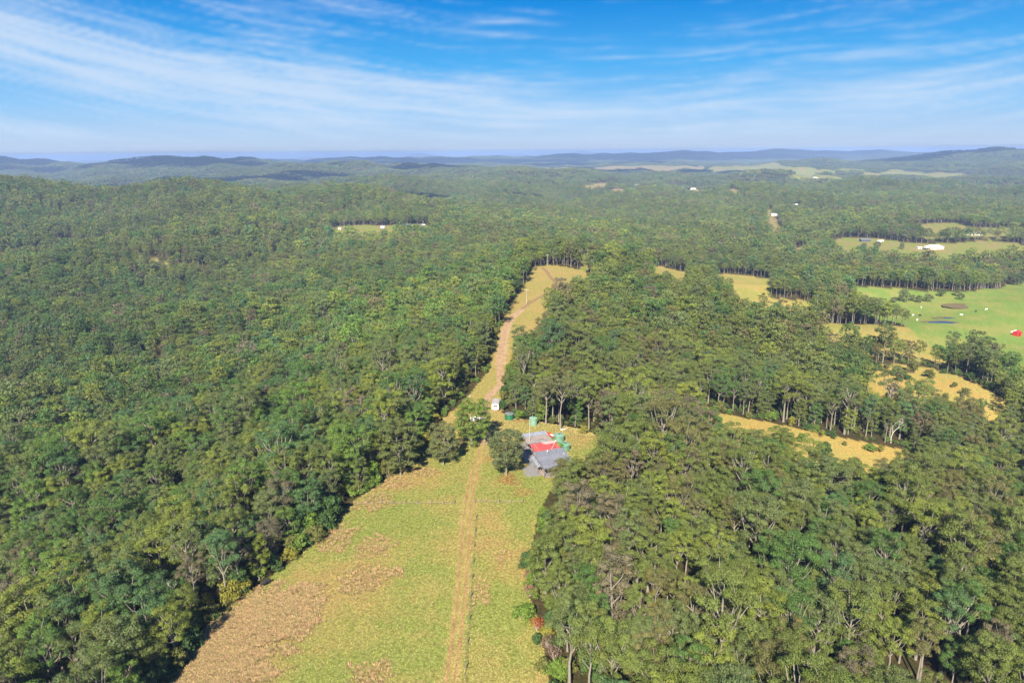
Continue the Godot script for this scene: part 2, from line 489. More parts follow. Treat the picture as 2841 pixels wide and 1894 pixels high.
func bush(sd: int, w: float, h: float, clumps: int, leaves: int, size: float) -> Array:
	var r := RandomNumberGenerator.new()
	r.seed = sd
	var wood := Shape.new()
	var crown := Shape.new()
	for k in clumps:
		var az := k * 2.4 + r.randf()
		var q := (k + 0.5) / clumps
		var out := w * sqrt(1.0 - q * q * 0.85) * r.randf_range(0.25, 0.72)
		var at := Vector3(cos(az) * out, h * (0.24 + 0.60 * q), sin(az) * out)
		wood.tube(PackedVector3Array([Vector3(cos(az) * 0.1, -0.15, sin(az) * 0.1), at * Vector3(0.4, 0.6, 0.4), at]), PackedFloat32Array([0.06, 0.045, 0.015]), 4, Color.WHITE)
		var tone := r.randf_range(0.8, 1.2)
		clump(crown, r, at, w * r.randf_range(0.34, 0.52), leaves, size, h / w * 0.62, Color(tone, tone, tone * r.randf_range(0.85, 1.1)))
	return [wood, crown]


func two(wood: Shape, crown: Shape) -> ArrayMesh:
	var m := ArrayMesh.new()
	m.add_surface_from_arrays(Mesh.PRIMITIVE_TRIANGLES, wood.arrays())
	m.surface_set_material(0, bark)
	m.add_surface_from_arrays(Mesh.PRIMITIVE_TRIANGLES, crown.arrays())
	m.surface_set_material(1, foliage)
	return m


func leaf_mat(c: Color) -> StandardMaterial3D:
	var m := StandardMaterial3D.new()
	m.vertex_color_use_as_albedo = true
	m.albedo_color = c.linear_to_srgb()
	m.roughness = 0.62
	m.metallic_specular = 0.35
	m.backlight_enabled = true
	m.backlight = Color(0.28, 0.32, 0.12)
	return m


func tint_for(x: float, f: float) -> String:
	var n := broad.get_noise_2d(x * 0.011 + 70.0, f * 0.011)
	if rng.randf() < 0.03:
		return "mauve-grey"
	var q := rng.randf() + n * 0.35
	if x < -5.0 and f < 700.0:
		# leaf tints lean greener left of the ridge
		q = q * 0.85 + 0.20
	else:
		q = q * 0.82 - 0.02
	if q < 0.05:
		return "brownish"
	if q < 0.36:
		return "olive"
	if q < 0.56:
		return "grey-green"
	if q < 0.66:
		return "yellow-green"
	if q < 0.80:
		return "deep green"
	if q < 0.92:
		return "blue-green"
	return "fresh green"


func see(p: Vector3) -> Vector3:
	# where a point falls: across and down as shares of the frame, and its depth. Used only to tell which trees show largest.
	var y := p.y - 83.0
	var c := cos(deg_to_rad(15.5))
	var s := sin(deg_to_rad(15.5))
	var z := -p.z * c - y * s
	return Vector3(0.5 + p.x / z / 1.5, 0.5 - (-p.z * s + y * c) / z, z)


func build_forest() -> void:
	bark = StandardMaterial3D.new()
	bark.albedo_color = Color(0.33, 0.30, 0.25).linear_to_srgb()
	bark.roughness = 0.9
	bark.albedo_texture = grain(0.05, 0.55, 1.0, 77)
	bark.uv1_triplanar = true
	bark.uv1_scale = Vector3(0.5, 0.2, 0.5)
	foliage = leaf_mat(Color.WHITE)
	for k in LEAF_TINTS:
		leaf_mats[k] = leaf_mat(LEAF_TINTS[k])
	var near: Array = []
	var near_shape: Array = []
	for k in 16:
		var kind := k % 4
		var o := {"h": 16.5, "spread": 2.9, "base": 0.46, "clumps": 22, "leaves": 440, "clump": 1.2, "size": 0.12, "sides": 7, "girth": 0.25, "limbs": 8, "twigs": true}
		if kind == 1:
			o.merge({"h": 15.5, "spread": 3.8, "base": 0.46, "clumps": 28, "clump": 1.25, "limbs": 10, "girth": 0.3}, true)
		elif kind == 2:
			o.merge({"h": 17.5, "spread": 3.3, "base": 0.52, "clumps": 18, "clump": 1.2, "leaves": 380, "girth": 0.32, "limbs": 10}, true)
		elif kind == 3:
			o.merge({"h": 12.5, "spread": 2.9, "base": 0.20, "clumps": 32, "clump": 1.15}, true)
		var g := gum(100 + k * 7, o)
		near_shape.append([g[0].mesh(), g[1].mesh(), o.h, kind])
		near.append(two(g[0], g[1]))
	var mid: Array = []
	for k in 8:
		var g2 := gum(300 + k * 7, {"h": 15.5, "spread": [3.1, 3.9, 3.4, 3.0][k % 4], "base": [0.46, 0.42, 0.5, 0.36][k % 4], "clumps": 20, "leaves": 56, "clump": 1.35, "size": 0.36, "sides": 4, "girth": 0.25, "limbs": 5, "twigs": false})
		mid.append(two(g2[0], g2[1]))
	var far: Array = []
	for k in 6:
		var g3 := gum(500 + k * 7, {"h": 15.5, "spread": [3.7, 4.5, 4.0][k % 3], "base": 0.42, "clumps": 13, "leaves": 26, "clump": 1.75, "size": 0.66, "sides": 3, "girth": 0.3, "limbs": 2, "twigs": false})
		far.append(two(g3[0], g3[1]))
	var grove: Array = []
	for k in 4:
		var s := Shape.new()
		var r := RandomNumberGenerator.new()
		r.seed = 900 + k
		for t in 8:
			var p := Vector3(r.randf_range(-14, 14), 0, r.randf_range(-14, 14))
			var tone := r.randf_range(0.7, 1.25)
			for q in 5:
				clump(s, r, p + Vector3(r.randf_range(-2.5, 2.5), r.randf_range(6.0, 14.0), r.randf_range(-2.5, 2.5)), 2.4, 12, 1.15, 0.8, Color(tone * r.randf_range(0.9, 1.15), tone, tone))
		var m := s.mesh()
		m.surface_set_material(0, foliage)
		grove.append(m)
	print("tree shapes ", Time.get_ticks_msec())
	# --- where they stand
	var spots: Array = []
	var lots := {"n": [], "m": [], "f": [], "g": []}
	for band in [["n", 40.0, 330.0, 4.9], ["m", 330.0, 900.0, 6.0], ["f", 900.0, 2500.0, 9.0], ["g", 2500.0, 10500.0, 27.0]]:
		var step: float = band[3]
		var reach: float = band[2]
		var half := reach * 0.84 + 60.0
		var rows := int(reach / (step * 0.87)) + 1
		var most := int(half / step)
		for j in rows:
			for i in range(-most, most + 1):
				var x := (i + 0.5 * (j % 2) + rng.randf_range(-0.42, 0.42)) * step
				var f := (j + rng.randf_range(-0.42, 0.42)) * step * 0.87
				var rr := sqrt(x * x + f * f)
				if rr < band[1] or rr >= reach or absf(x) > f * 0.86 + 30.0:
					continue
				if f < 60.0:
					continue
				if clearing_at(x, f) != "":
					continue
				if rr < 330.0:
					var bad := false
					var gap := 1.4 if x < -12.0 and f < 200.0 else (3.0 if f < 360.0 else 4.5)
					for d in [Vector2(gap, 0), Vector2(-gap, 0), Vector2(0, gap), Vector2(0, -gap)]:
						bad = bad or clearing_at(x + d.x, f + d.y) != ""
					if bad or (x > 0.0 and x < 22.0 and f > 159.0 and f < 200.0):
						continue
				if near_building(x, f):
					continue
				if fine.get_noise_2d(x * 0.05 + 200.0, f * 0.05) < -0.42:
					continue
				lots[band[0]].append(Vector2(x, f))
	print("spots ", lots.n.size(), " ", lots.m.size(), " ", lots.f.size(), " ", lots.g.size(), " ", Time.get_ticks_msec())
	var wood := Node3D.new()
	wood.name = "gum_forest"
	add_child(wood)
	wood.set_meta("kind", "stuff")
	describe(wood, "dense olive and grey-green gum forest covering the slopes, valleys and hills", "forest")
	# the near trees: the 300 that show largest stand as things of their own
	for p in lots.n:
		var sc := spread_of_sizes(p.x, p.y)
		var v := rng.randi() % near.size()
		var rim := edge_gap(p.x, p.y) < 9.0
		if rim and rng.randf() < 0.6:
			v = (rng.randi() % 4) * 4 + 3
		var at := on_land(p.x, p.y)
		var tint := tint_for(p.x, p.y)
		var q := see(at + Vector3(0, 11.0 * sc, 0))
		var inside := q.x > 0.005 and q.x < 0.995 and q.y < 0.99
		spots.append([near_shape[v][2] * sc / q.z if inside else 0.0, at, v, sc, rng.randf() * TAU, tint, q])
	spots.sort_custom(func(a, b): return a[0] > b[0])
	single_trees(spots.slice(0, 284), near_shape)
	var sets: Array = []
	var cols: Array = []
	for k in near.size():
		var e: Array[Transform3D] = []
		sets.append(e)
		cols.append(PackedColorArray())
	for q2 in spots.slice(284):
		var sc2: float = q2[3]
		sets[q2[2]].append(Transform3D(Basis(Vector3.UP, q2[4]).scaled(Vector3(sc2, sc2, sc2)), q2[1]))
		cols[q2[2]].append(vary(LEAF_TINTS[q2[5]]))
	for k in near.size():
		scatter("gum_trees", near[k], sets[k], cols[k], wood)
	for b in [["m", mid, 1.0], ["f", far, 1.1], ["g", grove, 1.0]]:
		var kinds: Array = b[1]
		var sets2: Array = []
		var cols2: Array = []
		for k in kinds.size():
			var e2: Array[Transform3D] = []
			sets2.append(e2)
			cols2.append(PackedColorArray())
		for p in lots[b[0]]:
			var k: int = rng.randi() % kinds.size()
			var sc3: float = b[2] * (spread_of_sizes(p.x, p.y) if b[0] != "g" else rng.randf_range(0.75, 1.2))
			sets2[k].append(Transform3D(Basis(Vector3.UP, rng.randf() * TAU).scaled(Vector3(sc3, sc3, sc3)), on_land(p.x, p.y)))
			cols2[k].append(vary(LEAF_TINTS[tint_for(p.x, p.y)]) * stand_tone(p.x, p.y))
		for k in kinds.size():
			scatter("gum_trees", kinds[k], sets2[k], cols2[k], wood)
	print("forest ", Time.get_ticks_msec())


func near_building(x: float, f: float) -> bool:
	if f < 780.0 or f > 3200.0:
		return false
	for q in FARM:
		if absf(x - q[0]) < q[2] * 0.5 + 5.0 and f < q[1] + q[3] * 0.5 + 4.0 and f > q[1] - 0.03 * q[1]:
			return true
	return absf(x - 48.9) < 5.0 and f > 800.0 and f < 858.0


func spread_of_sizes(x: float, f: float) -> float:
	# groups of old trees, thickets of young ones, a few giants
	var k := rng.randf_range(0.66, 1.10) * (1.0 + 0.34 * broad.get_noise_2d(x * 0.02 + 11.0, f * 0.02 + 5.0))
	if rng.randf() < 0.10:
		k *= rng.randf_range(1.2, 1.45)
	return clampf(k, 0.5, 1.5)


func stand_tone(x: float, f: float) -> float:
	# stands of trees differ in tone
	return 1.0 + 0.30 * broad.get_noise_2d(x * 0.0028 + 31.0, f * 0.0028) + 0.16 * broad.get_noise_2d(x * 0.012, f * 0.012 + 90.0)


func vary(c: Color) -> Color:
	var k := rng.randf_range(0.84, 1.16)
	return Color(c.r * k * rng.randf_range(0.94, 1.06), c.g * k, c.b * k * rng.randf_range(0.9, 1.1))


func edge_gap(x: float, f: float) -> float:
	# metres to the rim of the ridge clearing
	var o := outlines[0]
	var p := Vector2(x, f)
	var best := 1e9
	for k in o.size():
		best = minf(best, p.distance_to(Geometry2D.get_closest_point_to_segment(p, o[k], o[(k + 1) % o.size()])))
	return best


func where_words(at: Vector3, q: Vector3) -> String:
	# where a plant stands, in words that can be followed in the picture
	var x := at.x
	var f := -at.z
	var side := "left" if x < lin(CREST, f) else "right"
	var gap := edge_gap(x, f)
	var deep := "on the paddock's %s edge" % side if gap < 7.0 else ("in forest just %s of paddock" % side if gap < 20.0 else ("well %s of paddock" % side if gap < 42.0 else "by the frame's %s edge" % side))
	var level := "low at frame bottom" if q.y > 0.86 else ("level with the bracken" if q.y > 0.74 else ("level with rail fences" if q.y > 0.64 else ("level with the house" if q.y > 0.55 else "behind the house")))
	return deep + ", " + level


func single_trees(list: Array, shapes: Array) -> void:
	var build := ["tall", "broad-crowned", "open-crowned", "short dense"]
	var said := {}
	for q in list:
		var words := where_words(q[1], q[6])
		var big: String = "big " if q[3] > 1.12 else ("small " if q[3] < 0.76 else "")
		var label := "%s%s %s gum %s" % [big, build[shapes[q[2]][3]], q[5], words]
		q.append(label)
		q.append("gum trees " + words)
		if not said.has(label):
			said[label] = []
		said[label].append(q)
	for label in said:
		var alike: Array = said[label]
		alike.sort_custom(func(c, d): return c[6].x < d[6].x)
		if alike.size() > 1 and alike.size() <= SIDE_RANK.size():
			for k in alike.size():
				alike[k][7] = ("rightmost" if k == alike.size() - 1 else SIDE_RANK[k]) + " " + label
	for q in list:
		var sh: Array = shapes[q[2]]
		var t := thing("gum_tree", q[7], "tree", q[1], q[4], q[8])
		t.scale = Vector3.ONE * q[3]
		part("trunk", sh[0], bark, t)
		part("crown", sh[1], leaf_mats[q[5]], t)


func place_tree(g: Array, tint: Color, at: Vector2, turn: float, label: String, called := "gum_tree", group := "", sc := 1.0) -> void:
	var t := thing(called, label, "tree", on_land(at.x, at.y), turn, group)
	t.scale = Vector3.ONE * sc
	part("trunk", g[0], bark, t)
	part("crown", g[1], leaf_mat(tint), t)


func meshes(g: Array) -> Array:
	return [g[0].mesh(), g[1].mesh()]


func build_shrubs() -> void:
	# trees that stand alone about the house
	var o := {"h": 13.2, "spread": 4.3, "base": 0.20, "clumps": 58, "leaves": 320, "clump": 1.35, "size": 0.17, "sides": 8, "girth": 0.26, "limbs": 10, "twigs": true}
	place_tree(meshes(gum(1201, o)), Color(0.095, 0.118, 0.048), Vector2(-1.8, 167.4), 0.4, "leafy tree with pale forked trunk standing alone beside the house apron")
	o.merge({"h": 16.0, "spread": 5.6, "base": 0.16, "clumps": 78}, true)
	place_tree(meshes(gum(1202, o)), Color(0.092, 0.115, 0.034), Vector2(-30.7, 170.0), 1.4, "wide round tree on the paddock edge at left, level with the house")
	o.merge({"h": 12.5, "spread": 3.9, "base": 0.20, "clumps": 46, "girth": 0.22}, true)
	place_tree(meshes(gum(1203, o)), Color(0.10, 0.115, 0.044), Vector2(-19.5, 174.8), 2.2, "smaller tree in the paddock between the wide round tree and track")
	o.merge({"h": 14.5, "spread": 5.2, "base": 0.12, "clumps": 76, "girth": 0.3}, true)
	place_tree(meshes(gum(1204, o)), Color(0.105, 0.160, 0.028), Vector2(-12.2, 187.2), 0.2, "bright green spreading tree shading the white utility truck")
	o.merge({"h": 7.0, "spread": 3.0, "base": 0.12, "clumps": 30, "girth": 0.16, "clump": 1.1}, true)
	place_tree(meshes(gum(1205, o)), Color(0.105, 0.112, 0.046), Vector2(17.6, 161.5), 0.9, "low grey-green tree whose crown overlaps the house's front roof corner")
	place_tree(meshes(gum(1206, o)), Color(0.095, 0.115, 0.032), Vector2(22.5, 168.5), 2.9, "low olive tree close against the right side of the house")
	# tall pale trunks behind the house and at the end of the ridge
	var tall := meshes(gum(1210, {"h": 19.0, "spread": 4.2, "base": 0.58, "clumps": 24, "leaves": 260, "clump": 1.35, "size": 0.18, "sides": 8, "girth": 0.34, "limbs": 9, "twigs": true}))
	place_tree(tall, Color(0.10, 0.11, 0.044), Vector2(15.2, 202.6), 0.0, "tall gum with bare white trunk above the grey log", "gum_tree", "tall bare-trunked gums", 0.95)
	place_tree(tall, Color(0.10, 0.11, 0.044), Vector2(10.8, 206.4), 1.9, "tall gum with bare white trunk just right of tall pale tank", "gum_tree", "tall bare-trunked gums", 0.88)
	place_tree(tall, Color(0.085, 0.105, 0.034), Vector2(45.0, 512.0), 3.0, "tall gum standing clear at the far right end of ridge clearing", "gum_tree", "", 1.0)
	place_tree(tall, Color(0.07, 0.098, 0.03), Vector2(52.0, 514.0), 4.4, "darker tall gum right of the other at far ridge end", "gum_tree", "", 1.15)
	# dead standing trees
	var bone := paint(Color(0.50, 0.47, 0.43), 0.85)
	var deads := [dead_gum(31, 9.0).mesh(), dead_gum(47, 11.0).mesh()]
	for q in [[-68.9, 115.3, 0, "pale dead tree by the bracken slope, nearer the frame bottom"], [-66.5, 113.2, 1, "leafless dead tree beside the bracken slope, right of another"], [151.7, 252.5, 1, "bleached dead tree at top edge of the golden slope"], [183.5, 232.8, 1, "bleached dead tree right of the golden slope near frame edge"], [187.2, 232.7, 0, "shorter bleached dead tree nearest the frame's right edge"], [100.7, 169.5, 0, "grey leafless tree in the right forest below golden slope"]]:
		var t := thing("dead_tree", q[3], "tree", on_land(q[0], q[1]), q[0], "dead standing trees")
		part("branches", deads[q[2]], bone, t)
	# shrubs
	var kinds: Array = []
	for k in 5:
		kinds.append(meshes(bush(700 + k, [1.5, 1.9, 1.3, 2.2, 1.6][k], [2.0, 2.4, 2.6, 2.2, 3.2][k], [9, 12, 10, 14, 12][k], 190, 0.15)))
	var stem := paint(Color(0.20, 0.16, 0.12), 0.9)
	var tints := {"bright green": Color(0.095, 0.155, 0.022), "dark green": Color(0.040, 0.080, 0.020), "olive": Color(0.105, 0.115, 0.030), "yellowish": Color(0.165, 0.160, 0.024)}
	var mats := {}
	for k in tints:
		mats[k] = leaf_mat(tints[k])
	var names := tints.keys()
	var out := outlines[0]
	var k2 := 0
	var said := {}
	for seg in range(0, out.size() - 1):
		var a := out[seg]
		var b := out[seg + 1]
		if a.y > 430.0 or (a.x > 8.0 and a.y > 155.0 and a.y < 215.0):
			continue
		var n := int(a.distance_to(b) / (1.5 if a.y < 200.0 and a.x < -12.0 else (2.3 if a.y < 200.0 else 4.5)))
		for i in n:
			if rng.randf() < 0.18:
				continue
			var p := a.lerp(b, (i + rng.randf()) / maxf(n, 1.0))
			var nrm := (b - a).normalized().rotated(PI * 0.5)
			p += nrm * rng.randf_range(0.2, 4.6) * (1.0 if clearing_at(p.x + nrm.x, p.y + nrm.y) == "" else -1.0)
			if clearing_at(p.x, p.y) != "" or p.y < 86.0 or p.distance_to(Vector2(-52.6, 124.2)) < 4.0:
				continue
			var c: String = names[[0, 1, 1, 2, 2, 3, 0][rng.randi() % 7]]
			var at := on_land(p.x, p.y)
			var q := see(at)
			var sc := rng.randf_range(0.8, 1.45) * (1.45 if p.x < -12.0 and p.y < 200.0 else 1.0)
			var size := "tall" if sc > 1.3 else ("low" if sc < 1.0 else "rounded")
			var words := where_words(at, q)
			if p.y > 205.0:
				words = "%s of dirt track" % ("left" if p.x < lin(CREST, p.y) else "right")
				words += ", near the caravan" if p.y < 250.0 else (", midway along" if p.y < 330.0 else ", towards the far clearing")
			var label := "%s %s shrub %s" % [size, c, words]
			var t := thing("shrub", label, "shrub", at, rng.randf() * TAU, "shrubs " + words)
			if not said.has(label):
				said[label] = []
			said[label].append([q.x, t])
			t.scale = Vector3.ONE * sc
			part("stems", kinds[k2 % 5][0], stem, t)
			part("foliage", kinds[k2 % 5][1], mats[c], t)
			k2 += 1
	for label in said:
		var alike: Array = said[label]
		alike.sort_custom(func(u, v): return u[0] < v[0])
		if alike.size() > 1 and alike.size() <= SIDE_RANK.size():
			for k in alike.size():
				alike[k][1].set_meta("label", ("rightmost" if k == alike.size() - 1 else SIDE_RANK[k]) + " " + label)
	# the ones one can single out, right of the paddock
	for q in [[3.0, 126.0, 1, 1.15, "dark green", "dense round green bush, highest on the paddock's right edge"], [1.9, 110.2, 3, 1.2, "bright green", "largest round green bush on the paddock's right edge"], [4.0, 103.2, 4, 0.75, "dark green", "small upright blue-green sapling low on paddock's right edge"], [7.3, 96.4, 3, 1.3, "bright green", "wide bright green bush at frame bottom right of paddock"], [5.0, 97.4, 0, 1.1, "olive", "olive bush at frame bottom beside the wide bright bush"], [4.6, 124.0, 4, 0.9, "dark green", "dark bush tucked behind the highest round bush"], [22.5, 201.0, 0, 1.3, "yellowish", "yellow-green bush right of the tall bare trunks"]]:
		var t2 := thing("shrub", q[5], "shrub", on_land(q[0], q[1]), q[0] * 2.0, "shrubs on the paddock's right edge")
		t2.scale = Vector3.ONE * q[3]
		part("stems", kinds[q[2]][0], stem, t2)
		part("foliage", kinds[q[2]][1], mats[q[4]], t2)
	var bare := [meshes(bush(760, 1.4, 2.4, 12, 46, 0.10)), meshes(bush(761, 1.7, 2.0, 12, 40, 0.10))]
	for q in [[2.9, 122.4, 0, 0.8, Color(0.23, 0.115, 0.09), "pinkish bare shrub just below the highest round green bush"], [3.2, 117.0, 1, 1.15, Color(0.24, 0.125, 0.10), "largest pinkish bare shrub on the paddock's right edge"], [4.2, 107.0, 0, 1.2, Color(0.29, 0.085, 0.03), "rust red shrub right of the largest round green bush"], [5.8, 103.0, 1, 1.1, Color(0.17, 0.12, 0.095), "grey-brown bare shrub low on the paddock's right edge"], [6.8, 100.2, 0, 1.2, Color(0.16, 0.115, 0.09), "grey-brown twiggy shrub just above the wide bright bush"]]:
		var t3 := thing("bare_shrub", q[5], "shrub", on_land(q[0], q[1]), q[1], "leafless shrubs on the paddock's right edge")
		t3.scale = Vector3.ONE * q[3]
		part("stems", bare[q[2]][0], paint(Color(0.36, 0.28, 0.24), 0.9), t3)
		part("foliage", bare[q[2]][1], leaf_mat(q[4]), t3)
	# bushes on the golden slopes and rounded trees on the flats
	var i2 := 0
	var which := ["leftmost", "second", "third", "fourth", "fifth", "sixth", "seventh", "eighth", "ninth", "tenth", "eleventh", "twelfth", "thirteenth"]
	for q in [[196.6, 349.9], [203.5, 353.3], [201.8, 339.3], [204.0, 334.3], [212.0, 343.6], [216.3, 335.6], [226.9, 341.0], [237.0, 352.5], [233.6, 339.7], [230.5, 324.5], [218.0, 317.6], [215.8, 306.0], [199.0, 316.0]]:
		var c2: String = names[[1, 2, 2][i2 % 3]]
		var t4 := thing("shrub", "%s bush on the far golden knoll, %s counted from the left" % [c2, which[i2]], "shrub", on_land(q[0], q[1]), i2, "bushes on the golden knoll")
		t4.scale = Vector3.ONE * [2.0, 1.1, 2.3, 1.2, 2.4, 2.2, 1.1, 1.4, 0.9, 1.5, 1.3, 1.5, 1.6][i2]
		part("stems", kinds[i2 % 5][0], stem, t4)
		part("foliage", kinds[i2 % 5][1], mats[c2], t4)
		i2 += 1
	i2 = 0
	for q in [[127.8, 242.4, 0.7], [137.3, 241.5, 1.3], [141.7, 241.8, 1.0], [125.6, 248.7, 1.6], [121.1, 221.8, 1.7], [108.6, 237.5, 1.4], [99.4, 226.6, 1.9], [111.0, 224.1, 2.3], [95.0, 256.5, 1.4], [104.0, 257.0, 1.6], [112.0, 254.5, 1.5], [118.0, 252.0, 1.3], [84.0, 259.0, 1.5]]:
		var c3: String = names[[2, 0, 3, 1][i2 % 4]]
		var t5 := thing("shrub", "%s bush on the near golden slope, %s counted along its rim" % [c3, which[i2]], "shrub", on_land(q[0], q[1]), i2 * 1.7, "bushes on the golden slope")
		t5.scale = Vector3.ONE * q[2]
		part("stems", kinds[(i2 + 2) % 5][0], stem, t5)
		part("foliage", kinds[(i2 + 2) % 5][1], mats[c3], t5)
		i2 += 1
	var small := [meshes(gum(1301, {"h": 6.5, "spread": 3.0, "base": 0.25, "clumps": 22, "leaves": 60, "clump": 1.1, "size": 0.3, "sides": 5, "girth": 0.18, "limbs": 5, "twigs": false})), meshes(gum(1302, {"h": 8.0, "spread": 2.6, "base": 0.12, "clumps": 26, "leaves": 60, "clump": 1.1, "size": 0.3, "sides": 5, "girth": 0.18, "limbs": 5, "twigs": false}))]
	i2 = 0
	for q in [[293.0, 531.8, 0, 0.6], [308.9, 539.0, 0, 0.75], [317.7, 540.6, 1, 1.3], [325.6, 543.2, 0, 0.8], [328.1, 537.8, 0, 0.9], [336.5, 539.3, 0, 1.0], [357.1, 555.2, 0, 1.0], [371.1, 556.5, 1, 0.9], [365.6, 543.7, 0, 0.8]]:
		place_tree(small[q[2]], [Color(0.07, 0.095, 0.035), Color(0.09, 0.10, 0.045)][i2 % 2], Vector2(q[0], q[1]), i2, "rounded small tree on the green flat, %s in its row" % which[i2], "flat_tree", "small trees in a row on the green flat", q[3])
		i2 += 1
	i2 = 0
	for q in [[486.6, 941.9, 1.4, "slim tree alone in the left part of the pale farm field"], [515.9, 961.0, 1.5, "dark tree in the pale farm field below the long dark shed"], [546.0, 952.0, 1.1, "small round tree in the pale field left of the farmhouse"], [533.3, 873.9, 1.8, "tree at the near rim of the pale field below the farmhouse"], [643.4, 989.2, 1.3, "round tree on the dry bank behind the white farmhouse"], [533.8, 707.1, 1.7, "tree at the right of the green flat near blue car"], [545.0, 718.0, 1.5, "slender tree on the green flat left of blue car"]]:
		place_tree(small[1 - i2 % 2], Color(0.065, 0.09, 0.035), Vector2(q[0], q[1]), i2, q[3], "field_tree", "lone trees in the farm fields", q[2])
		i2 += 1
	# undergrowth on the forest floor
	var under: Array = []
	var ucol: Array = []
	for k in 5:
		var e: Array[Transform3D] = []
		under.append(e)
		ucol.append(PackedColorArray())
	for n2 in 5200:
		var f := 70.0 + 300.0 * sqrt(rng.randf())
		var x := rng.randf_range(-0.85, 0.85) * f
		if clearing_at(x, f) != "" or Vector2((x - 10.0) / 9.5, (f - 177.0) / 14.0).length() < 1.0:
			continue
		var s := rng.randf_range(0.6, 1.3)
		var v := rng.randi() % 5
		under[v].append(Transform3D(Basis(Vector3.UP, rng.randf() * TAU).scaled(Vector3(s, s, s)), on_land(x, f)))
		ucol[v].append(vary([Color(0.05, 0.082, 0.022), Color(0.085, 0.10, 0.028), Color(0.075, 0.125, 0.024)][rng.randi() % 3]))
	var node := Node3D.new()
	node.name = "undergrowth"
	add_child(node)
	node.set_meta("kind", "stuff")
	describe(node, "low green undergrowth between the trunks on the forest floor", "undergrowth")
	for k in 5:
		var g := bush(780 + k, 1.7, 1.9, 9, 70, 0.24)
		scatter("undergrowth_bushes", two(g[0], g[1]), under[k], ucol[k], node)
	print("shrubs ", k2, " ", Time.get_ticks_msec())


func tuft(sd: int, blades: int, h: float, w: float, spread: float, droop: float) -> ArrayMesh:
	var r := RandomNumberGenerator.new()
	r.seed = sd
	var s := Shape.new()
	for k in blades:
		var a := r.randf() * TAU
		var d := Vector3(cos(a), 0, sin(a))
		var p := d * r.randf() * spread * 0.5
		var side := Vector3(-sin(a), 0, cos(a)) * w
		var top := p + d * spread * r.randf_range(0.4, 1.0) * droop + Vector3(0, h * r.randf_range(0.6, 1.15), 0)
		var mid := p.lerp(top, 0.5) + Vector3(0, h * 0.16, 0)
		var t := r.randf_range(0.8, 1.2)
		var c := Color(t, t, t)
		s.quad(p - side * 0.5, mid - side, mid + side, p + side * 0.5, c)
		s.quad(mid - side, top - side * 0.1, top + side * 0.1, mid + side, c)
	return s.mesh()


func build_grass() -> void:
	var straw := StandardMaterial3D.new()
	straw.vertex_color_use_as_albedo = true
	straw.roughness = 0.85
	straw.backlight_enabled = true
	straw.backlight = Color(0.4, 0.4, 0.25)
	var sets: Array = []
	var cols: Array = []
	var shapes := [tuft(1, 14, 0.17, 0.024, 0.34, 0.8), tuft(2, 18, 0.13, 0.026, 0.42, 1.0), tuft(3, 20, 0.36, 0.036, 0.5, 0.9), tuft(4, 18, 0.30, 0.04, 0.55, 1.0)]
	for k in 4:
		var e: Array[Transform3D] = []
		sets.append(e)
		cols.append(PackedColorArray())
	for n in 150000:
		var f := 84.0 + 130.0 * pow(rng.randf(), 1.25)
		var x := rng.randf_range(-64.0, 26.0)
		if n > 110000:
			f = rng.randf_range(84.0, 126.0)
			x = rng.randf_range(-64.0, -34.0)
		if clearing_at(x, f) != "M":
			continue
		if Vector2((x - 9.3) / 7.0, (f - 177.5) / 14.0).length() < 1.0:
			continue
		var n2 := fine.get_noise_2d(x * 0.21, f * 0.21)
		var n3 := fine.get_noise_2d(x * 0.9 + 50.0, f * 0.9)
		var fern := inside_any(BRACKEN, x, f, n2 * 0.7 + n3 * 0.4)
		var on_rut := absf(x + 10.5) < 1.3 and f < 190.0
		var k: int
		var c: Color
		if rng.randf() < fern * 0.62:
			k = 2 + rng.randi() % 2
			c = [Color(0.38, 0.25, 0.12), Color(0.33, 0.205, 0.105), Color(0.32, 0.245, 0.10), Color(0.25, 0.21, 0.08)][rng.randi() % 4]
		else:
			if n > 110000 or on_rut and rng.randf() < 0.9 or rng.randf() < 0.45:
				continue
			k = rng.randi() % 2
			c = ground_colour(x, f, "M").lerp([Color(0.22, 0.27, 0.06), Color(0.36, 0.30, 0.10), Color(0.28, 0.29, 0.07)][rng.randi() % 3], 0.28)
		var s := rng.randf_range(0.6, 1.25)
		sets[k].append(Transform3D(Basis(Vector3.UP, rng.randf() * TAU).scaled(Vector3(s, s, s)), on_land(x, f)))
		cols[k].append(c * rng.randf_range(0.92, 1.08))
	for q in [["grass", "yellow-green grass tufts covering the ridge paddock", [0, 1]], ["bracken", "patches of dead brown bracken in the ridge paddock", [2, 3]]]:
		var node := Node3D.new()
		node.name = q[0]
		add_child(node)
		node.set_meta("kind", "stuff")
		describe(node, q[1], q[0])
		for k in q[2]:
			scatter(q[0] + "_tufts", shapes[k], sets[k], cols[k], node, straw)
	print("grass ", sets[0].size() + sets[1].size(), " ", sets[2].size() + sets[3].size(), " ", Time.get_ticks_msec())


# ---------------------------------------------------------------- the house on the ridge
func slab_shape(x0: float, x1: float, y0: float, y1: float, z0: float, z1: float) -> Shape:
	var s := Shape.new()
	s.box(Vector3(x0, y0, z0), Vector3(x1, y1, z1))
	return s


